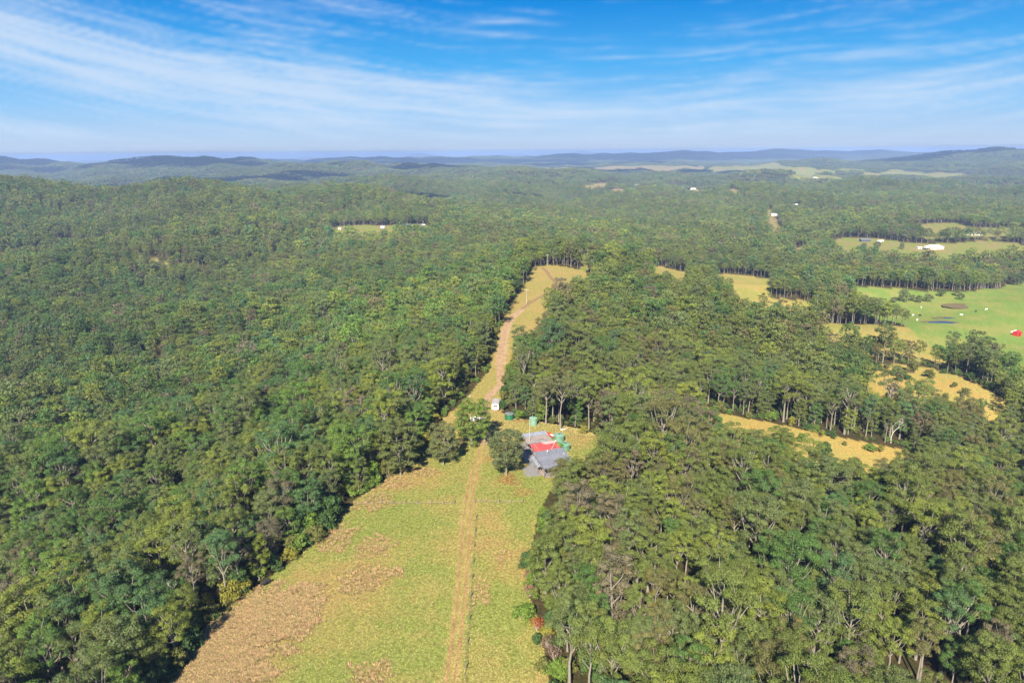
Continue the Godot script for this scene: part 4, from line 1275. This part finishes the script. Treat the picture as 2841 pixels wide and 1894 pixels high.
func build_farms() -> void:
	for q in FARM:
		var w: float = q[2] * 0.5
		var d: float = q[3] * 0.5
		var h: float = q[4]
		var at := on_land(q[0], q[1])
		var t := thing("farm_%s" % q[9], q[8], q[9], at, q[5])
		var walls := paint(q[6], 0.8)
		part("wall", slab_shape(-w, w, -1.5, h, -d, d).mesh(), walls, t)
		var rise := d * 0.42
		var hip: float = d * 0.75 if q[9] == "house" else 0.0
		var e := 0.5
		var roof := Shape.new()
		var c := [Vector3(-w - e, h + 0.003, -d - e), Vector3(w + e, h + 0.003, -d - e), Vector3(w + e, h + 0.003, d + e), Vector3(-w - e, h + 0.003, d + e)]
		var ra := Vector3(-w - e + hip, h + rise, 0)
		var rb := Vector3(w + e - hip, h + rise, 0)
		roof.quad(c[0], c[1], rb, ra, Color.WHITE)
		roof.quad(c[2], c[3], ra, rb, Color.WHITE)
		roof.quad(c[1], c[2], rb, rb, Color.WHITE)
		roof.quad(c[3], c[0], ra, ra, Color.WHITE)
		roof.quad(c[0], c[3], c[2], c[1], Color.WHITE)
		var rp := part("roof", roof.mesh(), paint(q[7], 0.5), t)
		var dark := paint(Color(0.04, 0.04, 0.045), 0.2)
		var n := int(q[2] / 4.0)
		for k in n:
			var x: float = -w + q[2] * (k + 0.5) / n
			if k == n / 2:
				part("door", slab_shape(x - 0.6, x + 0.6, 0.0, 2.0, d + 0.003, d + 0.05).mesh(), dark, t)
			else:
				part("window", slab_shape(x - 0.7, x + 0.7, 0.9, 1.9, d + 0.003, d + 0.05).mesh(), dark, t)
		if q[2] == 20.0 and q[1] < 1000.0:
			var panel := Shape.new()
			for k in 2:
				var z0 := 0.30 + 0.0 * k
				panel.quad(Vector3(-1.5 + 3.2 * k, h + rise * (1.0 - 0.25) + 0.12, d * 0.25), Vector3(1.3 + 3.2 * k, h + rise * 0.75 + 0.12, d * 0.25), Vector3(1.3 + 3.2 * k, h + rise * 0.45 + 0.12, d * 0.6), Vector3(-1.5 + 3.2 * k, h + rise * 0.45 + 0.12, d * 0.6), Color.WHITE)
			part("solar_panel", panel.mesh(), paint(Color(0.02, 0.025, 0.05), 0.15), rp)
			part("veranda_roof", slab_shape(-w - 7.0, -w - 0.6, h - 0.6, h - 0.45, -2.0, d).mesh(), paint(q[7], 0.5), t)
			for x in [-w - 6.8, -w - 3.8]:
				part("veranda_post", slab_shape(x, x + 0.15, -1.0, h - 0.6, d - 0.2, d).mesh(), walls, t)
	# red shipping container sized shed at the right edge of the flat
	var at2 := on_land(328.5, 428.0)
	var t2 := thing("red_shed", "small red shed on the green flat near the bare dirt patch", "shed", at2, 0.35)
	var redp := steel(Color(0.52, 0.03, 0.025), 95, 0.5)
	part("wall", slab_shape(-2.0, 2.0, -0.3, 2.6, -1.6, 1.6).mesh(), redp, t2)
	var rr := Shape.new()
	rr.hexa([Vector3(-2.2, 2.603, -1.8), Vector3(2.2, 2.603, -1.8), Vector3(2.2, 2.603, 1.8), Vector3(-2.2, 2.603, 1.8), Vector3(-1.4, 3.5, -0.2), Vector3(1.4, 3.5, -0.2), Vector3(1.4, 3.5, 0.2), Vector3(-1.4, 3.5, 0.2)])
	part("roof", rr.mesh(), redp, t2)
	part("door", slab_shape(-0.6, 0.6, 0.0, 2.0, 1.603, 1.65).mesh(), paint(Color(0.10, 0.02, 0.02), 0.6), t2)
	var t3 := thing("boat_hull", "upturned white hull lying on the bare dirt behind the red shed", "boat", on_land(333.0, 437.0), 0.5)
	var hull := Shape.new()
	hull.hexa([Vector3(-3.2, 0.0, -0.8), Vector3(2.6, 0.0, -1.0), Vector3(2.6, 0.0, 1.0), Vector3(-3.2, 0.0, 0.8), Vector3(-2.2, 0.7, -0.2), Vector3(2.3, 0.9, -0.4), Vector3(2.3, 0.9, 0.4), Vector3(-2.2, 0.7, 0.2)])
	part("hull", hull.mesh(), paint(Color(0.7, 0.68, 0.66), 0.5), t3)
	part("keel", slab_shape(-2.0, 2.2, 0.78, 0.95, -0.05, 0.05).mesh(), paint(Color(0.6, 0.6, 0.6), 0.5), t3)


# ---------------------------------------------------------------- fences
func build_fences() -> void:
	var grey := paint(Color(0.16, 0.13, 0.11), 0.9)
	var r := RandomNumberGenerator.new()
	r.seed = 9
	var t := thing("wire_fence", "grey post and wire fence running along the right side of the wheel ruts", "fence", on_land(-9.4, 93.0))
	var o := t.position
	var tops: Array = []
	var f := 84.0
	while f < 148.0:
		var x := lerpf(-9.2, -10.1, (f - 84.0) / 64.0) + 1.2
		var p := on_land(x, f) - o
		part("post", tube_mesh([p + Vector3(0, -0.4, 0), p + Vector3(r.randf_range(-0.06, 0.06), 1.25, r.randf_range(-0.05, 0.05))], [0.11, 0.09], 7), grey, t)
		tops.append(p)
		f += 6.2 + r.randf_range(-0.5, 0.5)
	for h in [0.35, 0.7, 1.1]:
		var pts := []
		var rad := []
		for p in tops:
			pts.append(p + Vector3(0, h, 0))
			rad.append(0.012)
		part("wire", tube_mesh(pts, rad, 3), paint(Color(0.2, 0.19, 0.18), 0.5, 0.6), t)
	var pale := paint(Color(0.24, 0.19, 0.15), 0.9)
	for e in [["old timber rail fence crossing the paddock left of the wheel ruts", -40.0, -13.0], ["old timber rail fence crossing the paddock right of the wheel ruts", -9.6, 4.6]]:
		var ft := thing("rail_fence", e[0], "fence", on_land(e[1], 152.6))
		var org := ft.position
		var x: float = e[1]
		var last := Vector3.INF
		while x <= e[2]:
			var p := on_land(x, 152.4 + (2.6 * smoothstep(-15.0, -40.0, x)) + r.randf_range(-0.15, 0.15)) - org
			part("post", tube_mesh([p + Vector3(0, -0.4, 0), p + Vector3(r.randf_range(-0.08, 0.08), r.randf_range(0.9, 1.4), 0)], [0.12, 0.09], 7), grey if r.randf() < 0.6 else pale, ft)
			if last != Vector3.INF:
				part("rail", tube_mesh([last + Vector3(0, r.randf_range(0.2, 0.7), 0.02), p + Vector3(0, r.randf_range(0.15, 0.7), 0.02)], [0.05, 0.04], 6), pale, ft)
			last = p
			x += r.randf_range(2.6, 3.8)


# ---------------------------------------------------------------- cattle
func cow_mesh(head_down: bool) -> ArrayMesh:
	# one continuous field meshed cell by cell: barrel, neck, head, legs and tail blend into each other
	var bones := [
		[Vector3(-0.62, 1.02, 0), 0.36, Vector3(0.10, 0.98, 0), 0.40], [Vector3(0.10, 0.98, 0), 0.40, Vector3(0.55, 1.04, 0), 0.36],
		[Vector3(0.60, 1.10, 0), 0.27, Vector3(0.98, 0.86 if head_down else 1.32, 0), 0.19],
		[Vector3(0.98, 0.86 if head_down else 1.32, 0), 0.17, Vector3(1.22, 0.45 if head_down else 1.20, 0), 0.10],
		[Vector3(-0.95, 1.15, 0), 0.06, Vector3(-1.02, 0.55, 0), 0.04],
	]
	for s in [-1.0, 1.0]:
		bones.append([Vector3(0.50, 0.85, s * 0.20), 0.16, Vector3(0.52, 0.45, s * 0.20), 0.085])
		bones.append([Vector3(0.52, 0.45, s * 0.20), 0.085, Vector3(0.50, 0.05, s * 0.20), 0.075])
		bones.append([Vector3(-0.62, 0.90, s * 0.20), 0.20, Vector3(-0.55, 0.58, s * 0.20), 0.11])
		bones.append([Vector3(-0.55, 0.58, s * 0.20), 0.10, Vector3(-0.70, 0.38, s * 0.20), 0.08])
		bones.append([Vector3(-0.70, 0.38, s * 0.20), 0.08, Vector3(-0.68, 0.05, s * 0.20), 0.075])
		bones.append([Vector3(0.93, (0.98 if head_down else 1.42), s * 0.12), 0.05, Vector3(0.90, (1.0 if head_down else 1.44), s * 0.28), 0.03])
	var cell := 0.06
	var nx := 44
	var ny := 29
	var nz := 16
	var org := Vector3(-1.2, -0.05, -nz * cell * 0.5)
	var val := PackedFloat32Array()
	val.resize(nx * ny * nz)
	for i in nx:
		for j in ny:
			for k in nz:
				var p := org + Vector3(i, j, k) * cell
				var acc := 0.0
				for b in bones:
					var a: Vector3 = b[0]
					var ab: Vector3 = b[2] - a
					var t := clampf((p - a).dot(ab) / ab.length_squared(), 0.0, 1.0)
					var d: float = (p - a - ab * t).length() - lerpf(b[1], b[3], t)
					acc += exp(-d * 22.0)
				val[(i * ny + j) * nz + k] = -log(maxf(acc, 1e-30)) / 22.0
	var s2 := Shape.new()
	var ids := {}
	for i in nx - 1:
		for j in ny - 1:
			for k in nz - 1:
				var sum := Vector3.ZERO
				var cnt := 0
				for e in [[0, 0, 0, 1, 0, 0], [0, 1, 0, 1, 1, 0], [0, 0, 1, 1, 0, 1], [0, 1, 1, 1, 1, 1], [0, 0, 0, 0, 1, 0], [1, 0, 0, 1, 1, 0], [0, 0, 1, 0, 1, 1], [1, 0, 1, 1, 1, 1], [0, 0, 0, 0, 0, 1], [1, 0, 0, 1, 0, 1], [0, 1, 0, 0, 1, 1], [1, 1, 0, 1, 1, 1]]:
					var va := val[((i + e[0]) * ny + j + e[1]) * nz + k + e[2]]
					var vb := val[((i + e[3]) * ny + j + e[4]) * nz + k + e[5]]
					if (va < 0.0) != (vb < 0.0):
						sum += Vector3(e[0], e[1], e[2]).lerp(Vector3(e[3], e[4], e[5]), va / (va - vb))
						cnt += 1
				if cnt > 0:
					ids[(i * ny + j) * nz + k] = s2.v.size()
					s2.v.append(org + (Vector3(i, j, k) + sum / cnt) * cell)
					var at := (i * ny + j) * nz + k
					s2.n.append(Vector3(val[at + ny * nz] - val[at], val[at + nz] - val[at], val[at + 1] - val[at]).normalized())
					s2.c.append(Color.WHITE)
	var strides := [ny * nz, nz, 1]
	for i in range(1, nx - 1):
		for j in range(1, ny - 1):
			for k in range(1, nz - 1):
				var at2 := (i * ny + j) * nz + k
				for ax in 3:
					var va2 := val[at2]
					var vb2 := val[at2 + strides[ax]]
					if (va2 < 0.0) == (vb2 < 0.0):
						continue
					var u: int = strides[(ax + 1) % 3]
					var w: int = strides[(ax + 2) % 3]
					var q := [ids[at2 - u - w], ids[at2 - w], ids[at2], ids[at2 - u]]
					if va2 < 0.0:
						q.reverse()
					s2.i.append_array(PackedInt32Array([q[0], q[1], q[2], q[0], q[2], q[3]]))
	return s2.mesh()


func build_animals() -> void:
	var graze := cow_mesh(true)
	var stand := cow_mesh(false)
	var white := paint(Color(0.62, 0.58, 0.52), 0.9)
	var black := paint(Color(0.012, 0.012, 0.013), 0.8)
	var list := [
		[-51.6, 123.6, 3.9, true, black, "black cow grazing at the left edge of the paddock below the shrubs"],
		[320.1, 520.7, 1.4, true, white, "white cow below the row of rounded bushes on the green flat"],
		[299.2, 494.8, 0.3, true, white, "white cow nearest the dark tree belt at the green flat's left"],
		[328.4, 484.4, 2.9, true, white, "white cow just above and right of the two small ponds"],
		[356.2, 499.1, 0.1, false, white, "white cow furthest right, past the reedy marsh"],
		[346.4, 495.7, 1.1, true, black, "dark cow between the ponds and the reedy marsh's right end"],
		[286.9, 468.7, 0.6, true, white, "white cow beside the pale bushes left of the ponds"],
		[303.5, 493.0, 1.9, true, black, "small dark cow out on the green flat left of the ponds"],
	]
	for q in list:
		var t := thing("cow", q[5], "cow", on_land(q[0], q[1], -0.02), q[2], "cattle" if q[1] > 200.0 else "")
		part("body", graze if q[3] else stand, q[4], t)


func build_clouds() -> void:
	# unseen clouds above the frame, whose shadows lie on the far hills: shadow x, distance, half width, half depth, height of the cloud
	var m := paint(Color(0.8, 0.8, 0.8), 1.0)
	for q in [[-1312, 3445, 300, 210, 950], [-1560, 3000, 190, 90, 950], [-1000, 3750, 170, 130, 950], [-285, 2160, 95, 50, 800], [-440, 2150, 120, 40, 800], [-473, 4190, 220, 120, 1200], [-1150, 4330, 260, 90, 1250], [-2199, 5300, 330, 130, 1600], [-3313, 5090, 330, 130, 1700], [-3700, 5100, 300, 110, 1700], [20, 2210, 90, 26, 800], [-700, 4350, 160, 60, 1300],
		[-3600, 6700, 1300, 620, 2000], [-2300, 5000, 600, 300, 1700], [-900, 5000, 500, 240, 1700], [-4300, 5600, 700, 300, 1900], [-900, 8700, 1700, 500, 2200], [2500, 9600, 1900, 550, 2300], [3500, 5500, 800, 420, 1900], [4900, 6500, 1100, 700, 2100], [700, 7200, 1300, 380, 2100], [-2600, 5900, 700, 300, 1800], [900, 4600, 700, 160, 1600], [-1700, 7400, 900, 420, 2100], [-5200, 6900, 800, 500, 2200], [4300, 10600, 1200, 420, 2500], [900, 10300, 1400, 300, 2500], [-2600, 9700, 1500, 400, 2400]]:  # larger clouds, added so their shade darkens the far hills
		var s := Shape.new()
		var rows := 14
		var cols := 28
		for j in rows + 1:
			for i in cols:
				var la := PI * (float(j) / rows - 0.5)
				var lo := TAU * i / cols
				var d := Vector3(cos(la) * cos(lo), sin(la), cos(la) * sin(lo))
				var k := 1.0 + 0.45 * fine.get_noise_3d(d.x * 1.3 + q[0], d.y * 1.3, d.z * 1.3 + q[1])
				s.v.append(d * k * Vector3(q[2], q[3] * 0.3, q[3]))
				s.n.append(d)
				s.c.append(Color.WHITE)
		for j in rows:
			for i in cols:
				var p := j * cols + i
				var r := j * cols + (i + 1) % cols
				s.i.append(p); s.i.append(r); s.i.append(p + cols)
				s.i.append(r); s.i.append(r + cols); s.i.append(p + cols)
		var away: float = (q[4] + 50.0) / tan(deg_to_rad(38.0))
		var o := part(numbered("cloud"), s.mesh(), m, self)
		o.position = Vector3(q[0] - sin(deg_to_rad(12.0)) * away, q[4], -(q[1] - cos(deg_to_rad(12.0)) * away))
		o.set_meta("kind", "structure")


# ---------------------------------------------------------------- helpers
func prepare() -> void:
	fine.seed = 3
	fine.noise_type = FastNoiseLite.TYPE_SIMPLEX_SMOOTH
	fine.fractal_octaves = 3
	fine.frequency = 1.0
	broad.seed = 8
	broad.noise_type = FastNoiseLite.TYPE_SIMPLEX_SMOOTH
	broad.fractal_octaves = 4
	broad.frequency = 1.0
	for c in CLEARINGS:
		var o := PackedVector2Array()
		var pts: Array = c[1]
		for k in pts.size() / 2:
			o.append(Vector2(pts[2 * k], pts[2 * k + 1]))
		var r := Rect2(o[0], Vector2.ZERO)
		for p in o:
			r = r.expand(p)
		outlines.append(o)
		boxes.append(r)


func lin(tab: Array, x: float) -> float:
	if x <= tab[0]:
		return tab[1]
	for k in range(2, tab.size(), 2):
		if x < tab[k]:
			var t: float = (x - tab[k - 2]) / float(tab[k] - tab[k - 2])
			return lerpf(tab[k - 1], tab[k + 1], t)
	return tab[tab.size() - 1]


func soft(u: float, k: float) -> float:
	return k * log(1.0 + exp(clampf(u / k, -30.0, 30.0)))


func land(x: float, f: float) -> float:
	var ridge := -200.0
	if f < 2500.0:
		var s := x - lin(CREST, f)
		var ul := soft(-s - lin(WIDE_L, f), 6.0)
		var ur := soft(s - lin(WIDE_R, f), 6.0)
		ridge = lin(CREST_H, f) - 58.0 * (1.0 - exp(-ul * 0.30 / 58.0)) - 54.0 * (1.0 - exp(-ur * 0.27 / 54.0)) - (0.035 * absf(minf(s, 0.0)) if ul < 200.0 else 0.0)
		ridge -= (5.0 * sin(f * 0.026 + x * 0.006) + 4.0 * sin(f * 0.043 - x * 0.011 + 1.0)) * smoothstep(25.0, 110.0, maxf(ul, ur * 0.7))
	var base := -52.0 + 5.0 * sin(x * 0.0061 + f * 0.0023) + 4.0 * sin(f * 0.0074 - x * 0.0031 + 1.3)
	base -= clampf((f - 5000.0) / 20000.0, 0.0, 1.0) * 60.0 + clampf((f - 900.0) / 2500.0, 0.0, 1.0) * 6.0
	var far := clampf((f - 700.0) / 1500.0, 0.0, 1.0)
	if far > 0.0:
		base += far * (9.0 * sin(x * 0.0043 - f * 0.0016 + 0.7) + 8.0 * sin(x * 0.0021 + f * 0.0049 + 2.1) + 6.0 * sin(x * 0.0094 + f * 0.0071))
	var gully := maxf(smoothstep(-120.0, -320.0, x), smoothstep(1000.0, 1700.0, f) * 0.7) * smoothstep(260.0, 520.0, f) * (1.0 - smoothstep(5000.0, 9000.0, f) * 0.4)
	if gully > 0.0:
		base += gully * (11.0 * sin(x * 0.0165 + 1.7 * sin(f * 0.0045) + f * 0.004) + 7.0 * sin(f * 0.0135 - x * 0.009 + 2.0 * sin(x * 0.006)))
	for q in HILLS:
		var b: float = (f - q[1]) / q[4]
		if b > 2.6 or b < -2.6:
			continue
		var a: float = (x - q[0]) / q[3]
		if a > 2.6 or a < -2.6:
			continue
		base += q[2] * exp(-a * a - b * b)
	var m := maxf(ridge, base)
	return m + 7.0 * log(exp((ridge - m) / 7.0) + exp((base - m) / 7.0)) - 0.7


func on_land(x: float, f: float, up := 0.0) -> Vector3:
	return Vector3(x, land(x, f) + up, -f)


func clearing_at(x: float, f: float) -> String:
	var p := Vector2(x, f)
	for k in outlines.size():
		if boxes[k].has_point(p) and Geometry2D.is_point_in_polygon(p, outlines[k]):
			return CLEARINGS[k][0]
	return ""


func numbered(called: String) -> String:
	var n: int = taken.get(called, 0)
	taken[called] = n + 1
	return called if n == 0 else "%s_%03d" % [called, n]


func describe(o: Node, label: String, category: String, group := "") -> void:
	o.set_meta("label", label)
	o.set_meta("category", category)
	if group != "":
		o.set_meta("group", group)


func thing(called: String, label: String, category: String, at: Vector3, turn := 0.0, group := "") -> Node3D:
	var o := Node3D.new()
	o.name = numbered(called)
	add_child(o)
	o.position = at
	o.rotation.y = turn
	describe(o, label, category, group)
	return o


func part(called: String, mesh: Mesh, mat: Material, parent: Node) -> MeshInstance3D:
	var o := MeshInstance3D.new()
	o.name = called
	o.mesh = mesh
	if mat != null:
		o.material_override = mat
	parent.add_child(o, true)
	return o


func scatter(called: String, mesh: Mesh, where: Array[Transform3D], tints: PackedColorArray, parent: Node, mat: Material = null) -> MultiMeshInstance3D:
	var mm := MultiMesh.new()
	mm.transform_format = MultiMesh.TRANSFORM_3D
	mm.use_colors = tints.size() > 0
	mm.mesh = mesh
	mm.instance_count = where.size()
	for k in where.size():
		mm.set_instance_transform(k, where[k])
		if tints.size() > 0:
			mm.set_instance_color(k, tints[k])
	var o := MultiMeshInstance3D.new()
	o.name = called
	o.multimesh = mm
	if mat != null:
		o.material_override = mat
	parent.add_child(o, true)
	return o


func paint(c: Color, rough := 0.8, metal := 0.0) -> StandardMaterial3D:
	# c is a real-world (linear) base colour
	var m := StandardMaterial3D.new()
	m.albedo_color = c.linear_to_srgb()
	m.roughness = rough
	m.metallic = metal
	return m


func grain(freq: float, low: float, high: float, sd: int, size := 512) -> NoiseTexture2D:
	var n := FastNoiseLite.new()
	n.seed = sd
	n.noise_type = FastNoiseLite.TYPE_SIMPLEX_SMOOTH
	n.fractal_octaves = 5
	n.frequency = freq
	var t := NoiseTexture2D.new()
	t.width = size
	t.height = size
	t.seamless = true
	t.noise = n
	var g := Gradient.new()
	g.offsets = PackedFloat32Array([0.15, 0.85])
	g.colors = PackedColorArray([Color(low, low, low), Color(high, high, high)])
	t.color_ramp = g
	return t


# a growing mesh: positions, normals, colours, indices (front faces run clockwise)
class Shape:
	var v := PackedVector3Array()
	var n := PackedVector3Array()
	var c := PackedColorArray()
	var i := PackedInt32Array()

	func quad(a: Vector3, b: Vector3, cc: Vector3, d: Vector3, col: Color) -> void:
		var nn := (cc - a).cross(b - a)
		var l := nn.length()
		nn = nn / l if l > 1e-9 else Vector3.UP
		var at := v.size()
		v.append(a); v.append(b); v.append(cc); v.append(d)
		for k in 4:
			n.append(nn)
			c.append(col)
		i.append(at); i.append(at + 1); i.append(at + 2)
		i.append(at); i.append(at + 2); i.append(at + 3)

	func leaf(p: Vector3, along: Vector3, side: Vector3, col: Color) -> void:
		quad(p - along, p + side, p + along, p - side, col)

	func tube(pts: PackedVector3Array, r: PackedFloat32Array, sides: int, col: Color) -> void:
		var at := v.size()
		for k in pts.size():
			var d := (pts[mini(k + 1, pts.size() - 1)] - pts[maxi(k - 1, 0)]).normalized()
			var a := d.cross(Vector3.RIGHT if absf(d.x) < 0.8 else Vector3.FORWARD).normalized()
			var b := d.cross(a)
			for s in sides:
				var t := TAU * s / sides
				var o := a * cos(t) + b * sin(t)
				v.append(pts[k] + o * r[k])
				n.append(o)
				c.append(col)
		for k in pts.size() - 1:
			for s in sides:
				var p := at + k * sides + s
				var q := at + k * sides + (s + 1) % sides
				i.append(p); i.append(p + sides); i.append(q)
				i.append(q); i.append(p + sides); i.append(q + sides)

	func box(lo: Vector3, hi: Vector3, col := Color.WHITE) -> void:
		var p := [Vector3(lo.x, lo.y, lo.z), Vector3(hi.x, lo.y, lo.z), Vector3(hi.x, lo.y, hi.z), Vector3(lo.x, lo.y, hi.z), Vector3(lo.x, hi.y, lo.z), Vector3(hi.x, hi.y, lo.z), Vector3(hi.x, hi.y, hi.z), Vector3(lo.x, hi.y, hi.z)]
		hexa(p, col)

	func hexa(p: Array, col := Color.WHITE) -> void:
		# four corners below, four above, in the same order, anticlockwise seen from below
		quad(p[4], p[5], p[6], p[7], col)
		quad(p[0], p[3], p[2], p[1], col)
		for k in 4:
			var m := (k + 1) % 4
			quad(p[k], p[m], p[m + 4], p[k + 4], col)

	func lathe(prof: PackedVector2Array, sides: int, col := Color.WHITE) -> void:
		# prof: radius and height, from the bottom up
		for k in prof.size() - 1:
			var at := v.size()
			var d := (prof[k + 1] - prof[k]).normalized()
			for s in sides + 1:
				var t := TAU * s / sides
				for e in 2:
					var q := prof[k + e]
					v.append(Vector3(cos(t) * q.x, q.y, sin(t) * q.x))
					n.append(Vector3(cos(t) * d.y, -d.x, sin(t) * d.y).normalized())
					c.append(col)
			for s in sides:
				var p := at + s * 2
				i.append(p); i.append(p + 2); i.append(p + 1)
				i.append(p + 2); i.append(p + 3); i.append(p + 1)

	func arrays() -> Array:
		var a := []
		a.resize(Mesh.ARRAY_MAX)
		a[Mesh.ARRAY_VERTEX] = v
		a[Mesh.ARRAY_NORMAL] = n
		a[Mesh.ARRAY_COLOR] = c
		a[Mesh.ARRAY_INDEX] = i
		return a

	func mesh() -> ArrayMesh:
		var m := ArrayMesh.new()
		m.add_surface_from_arrays(Mesh.PRIMITIVE_TRIANGLES, arrays())
		return m
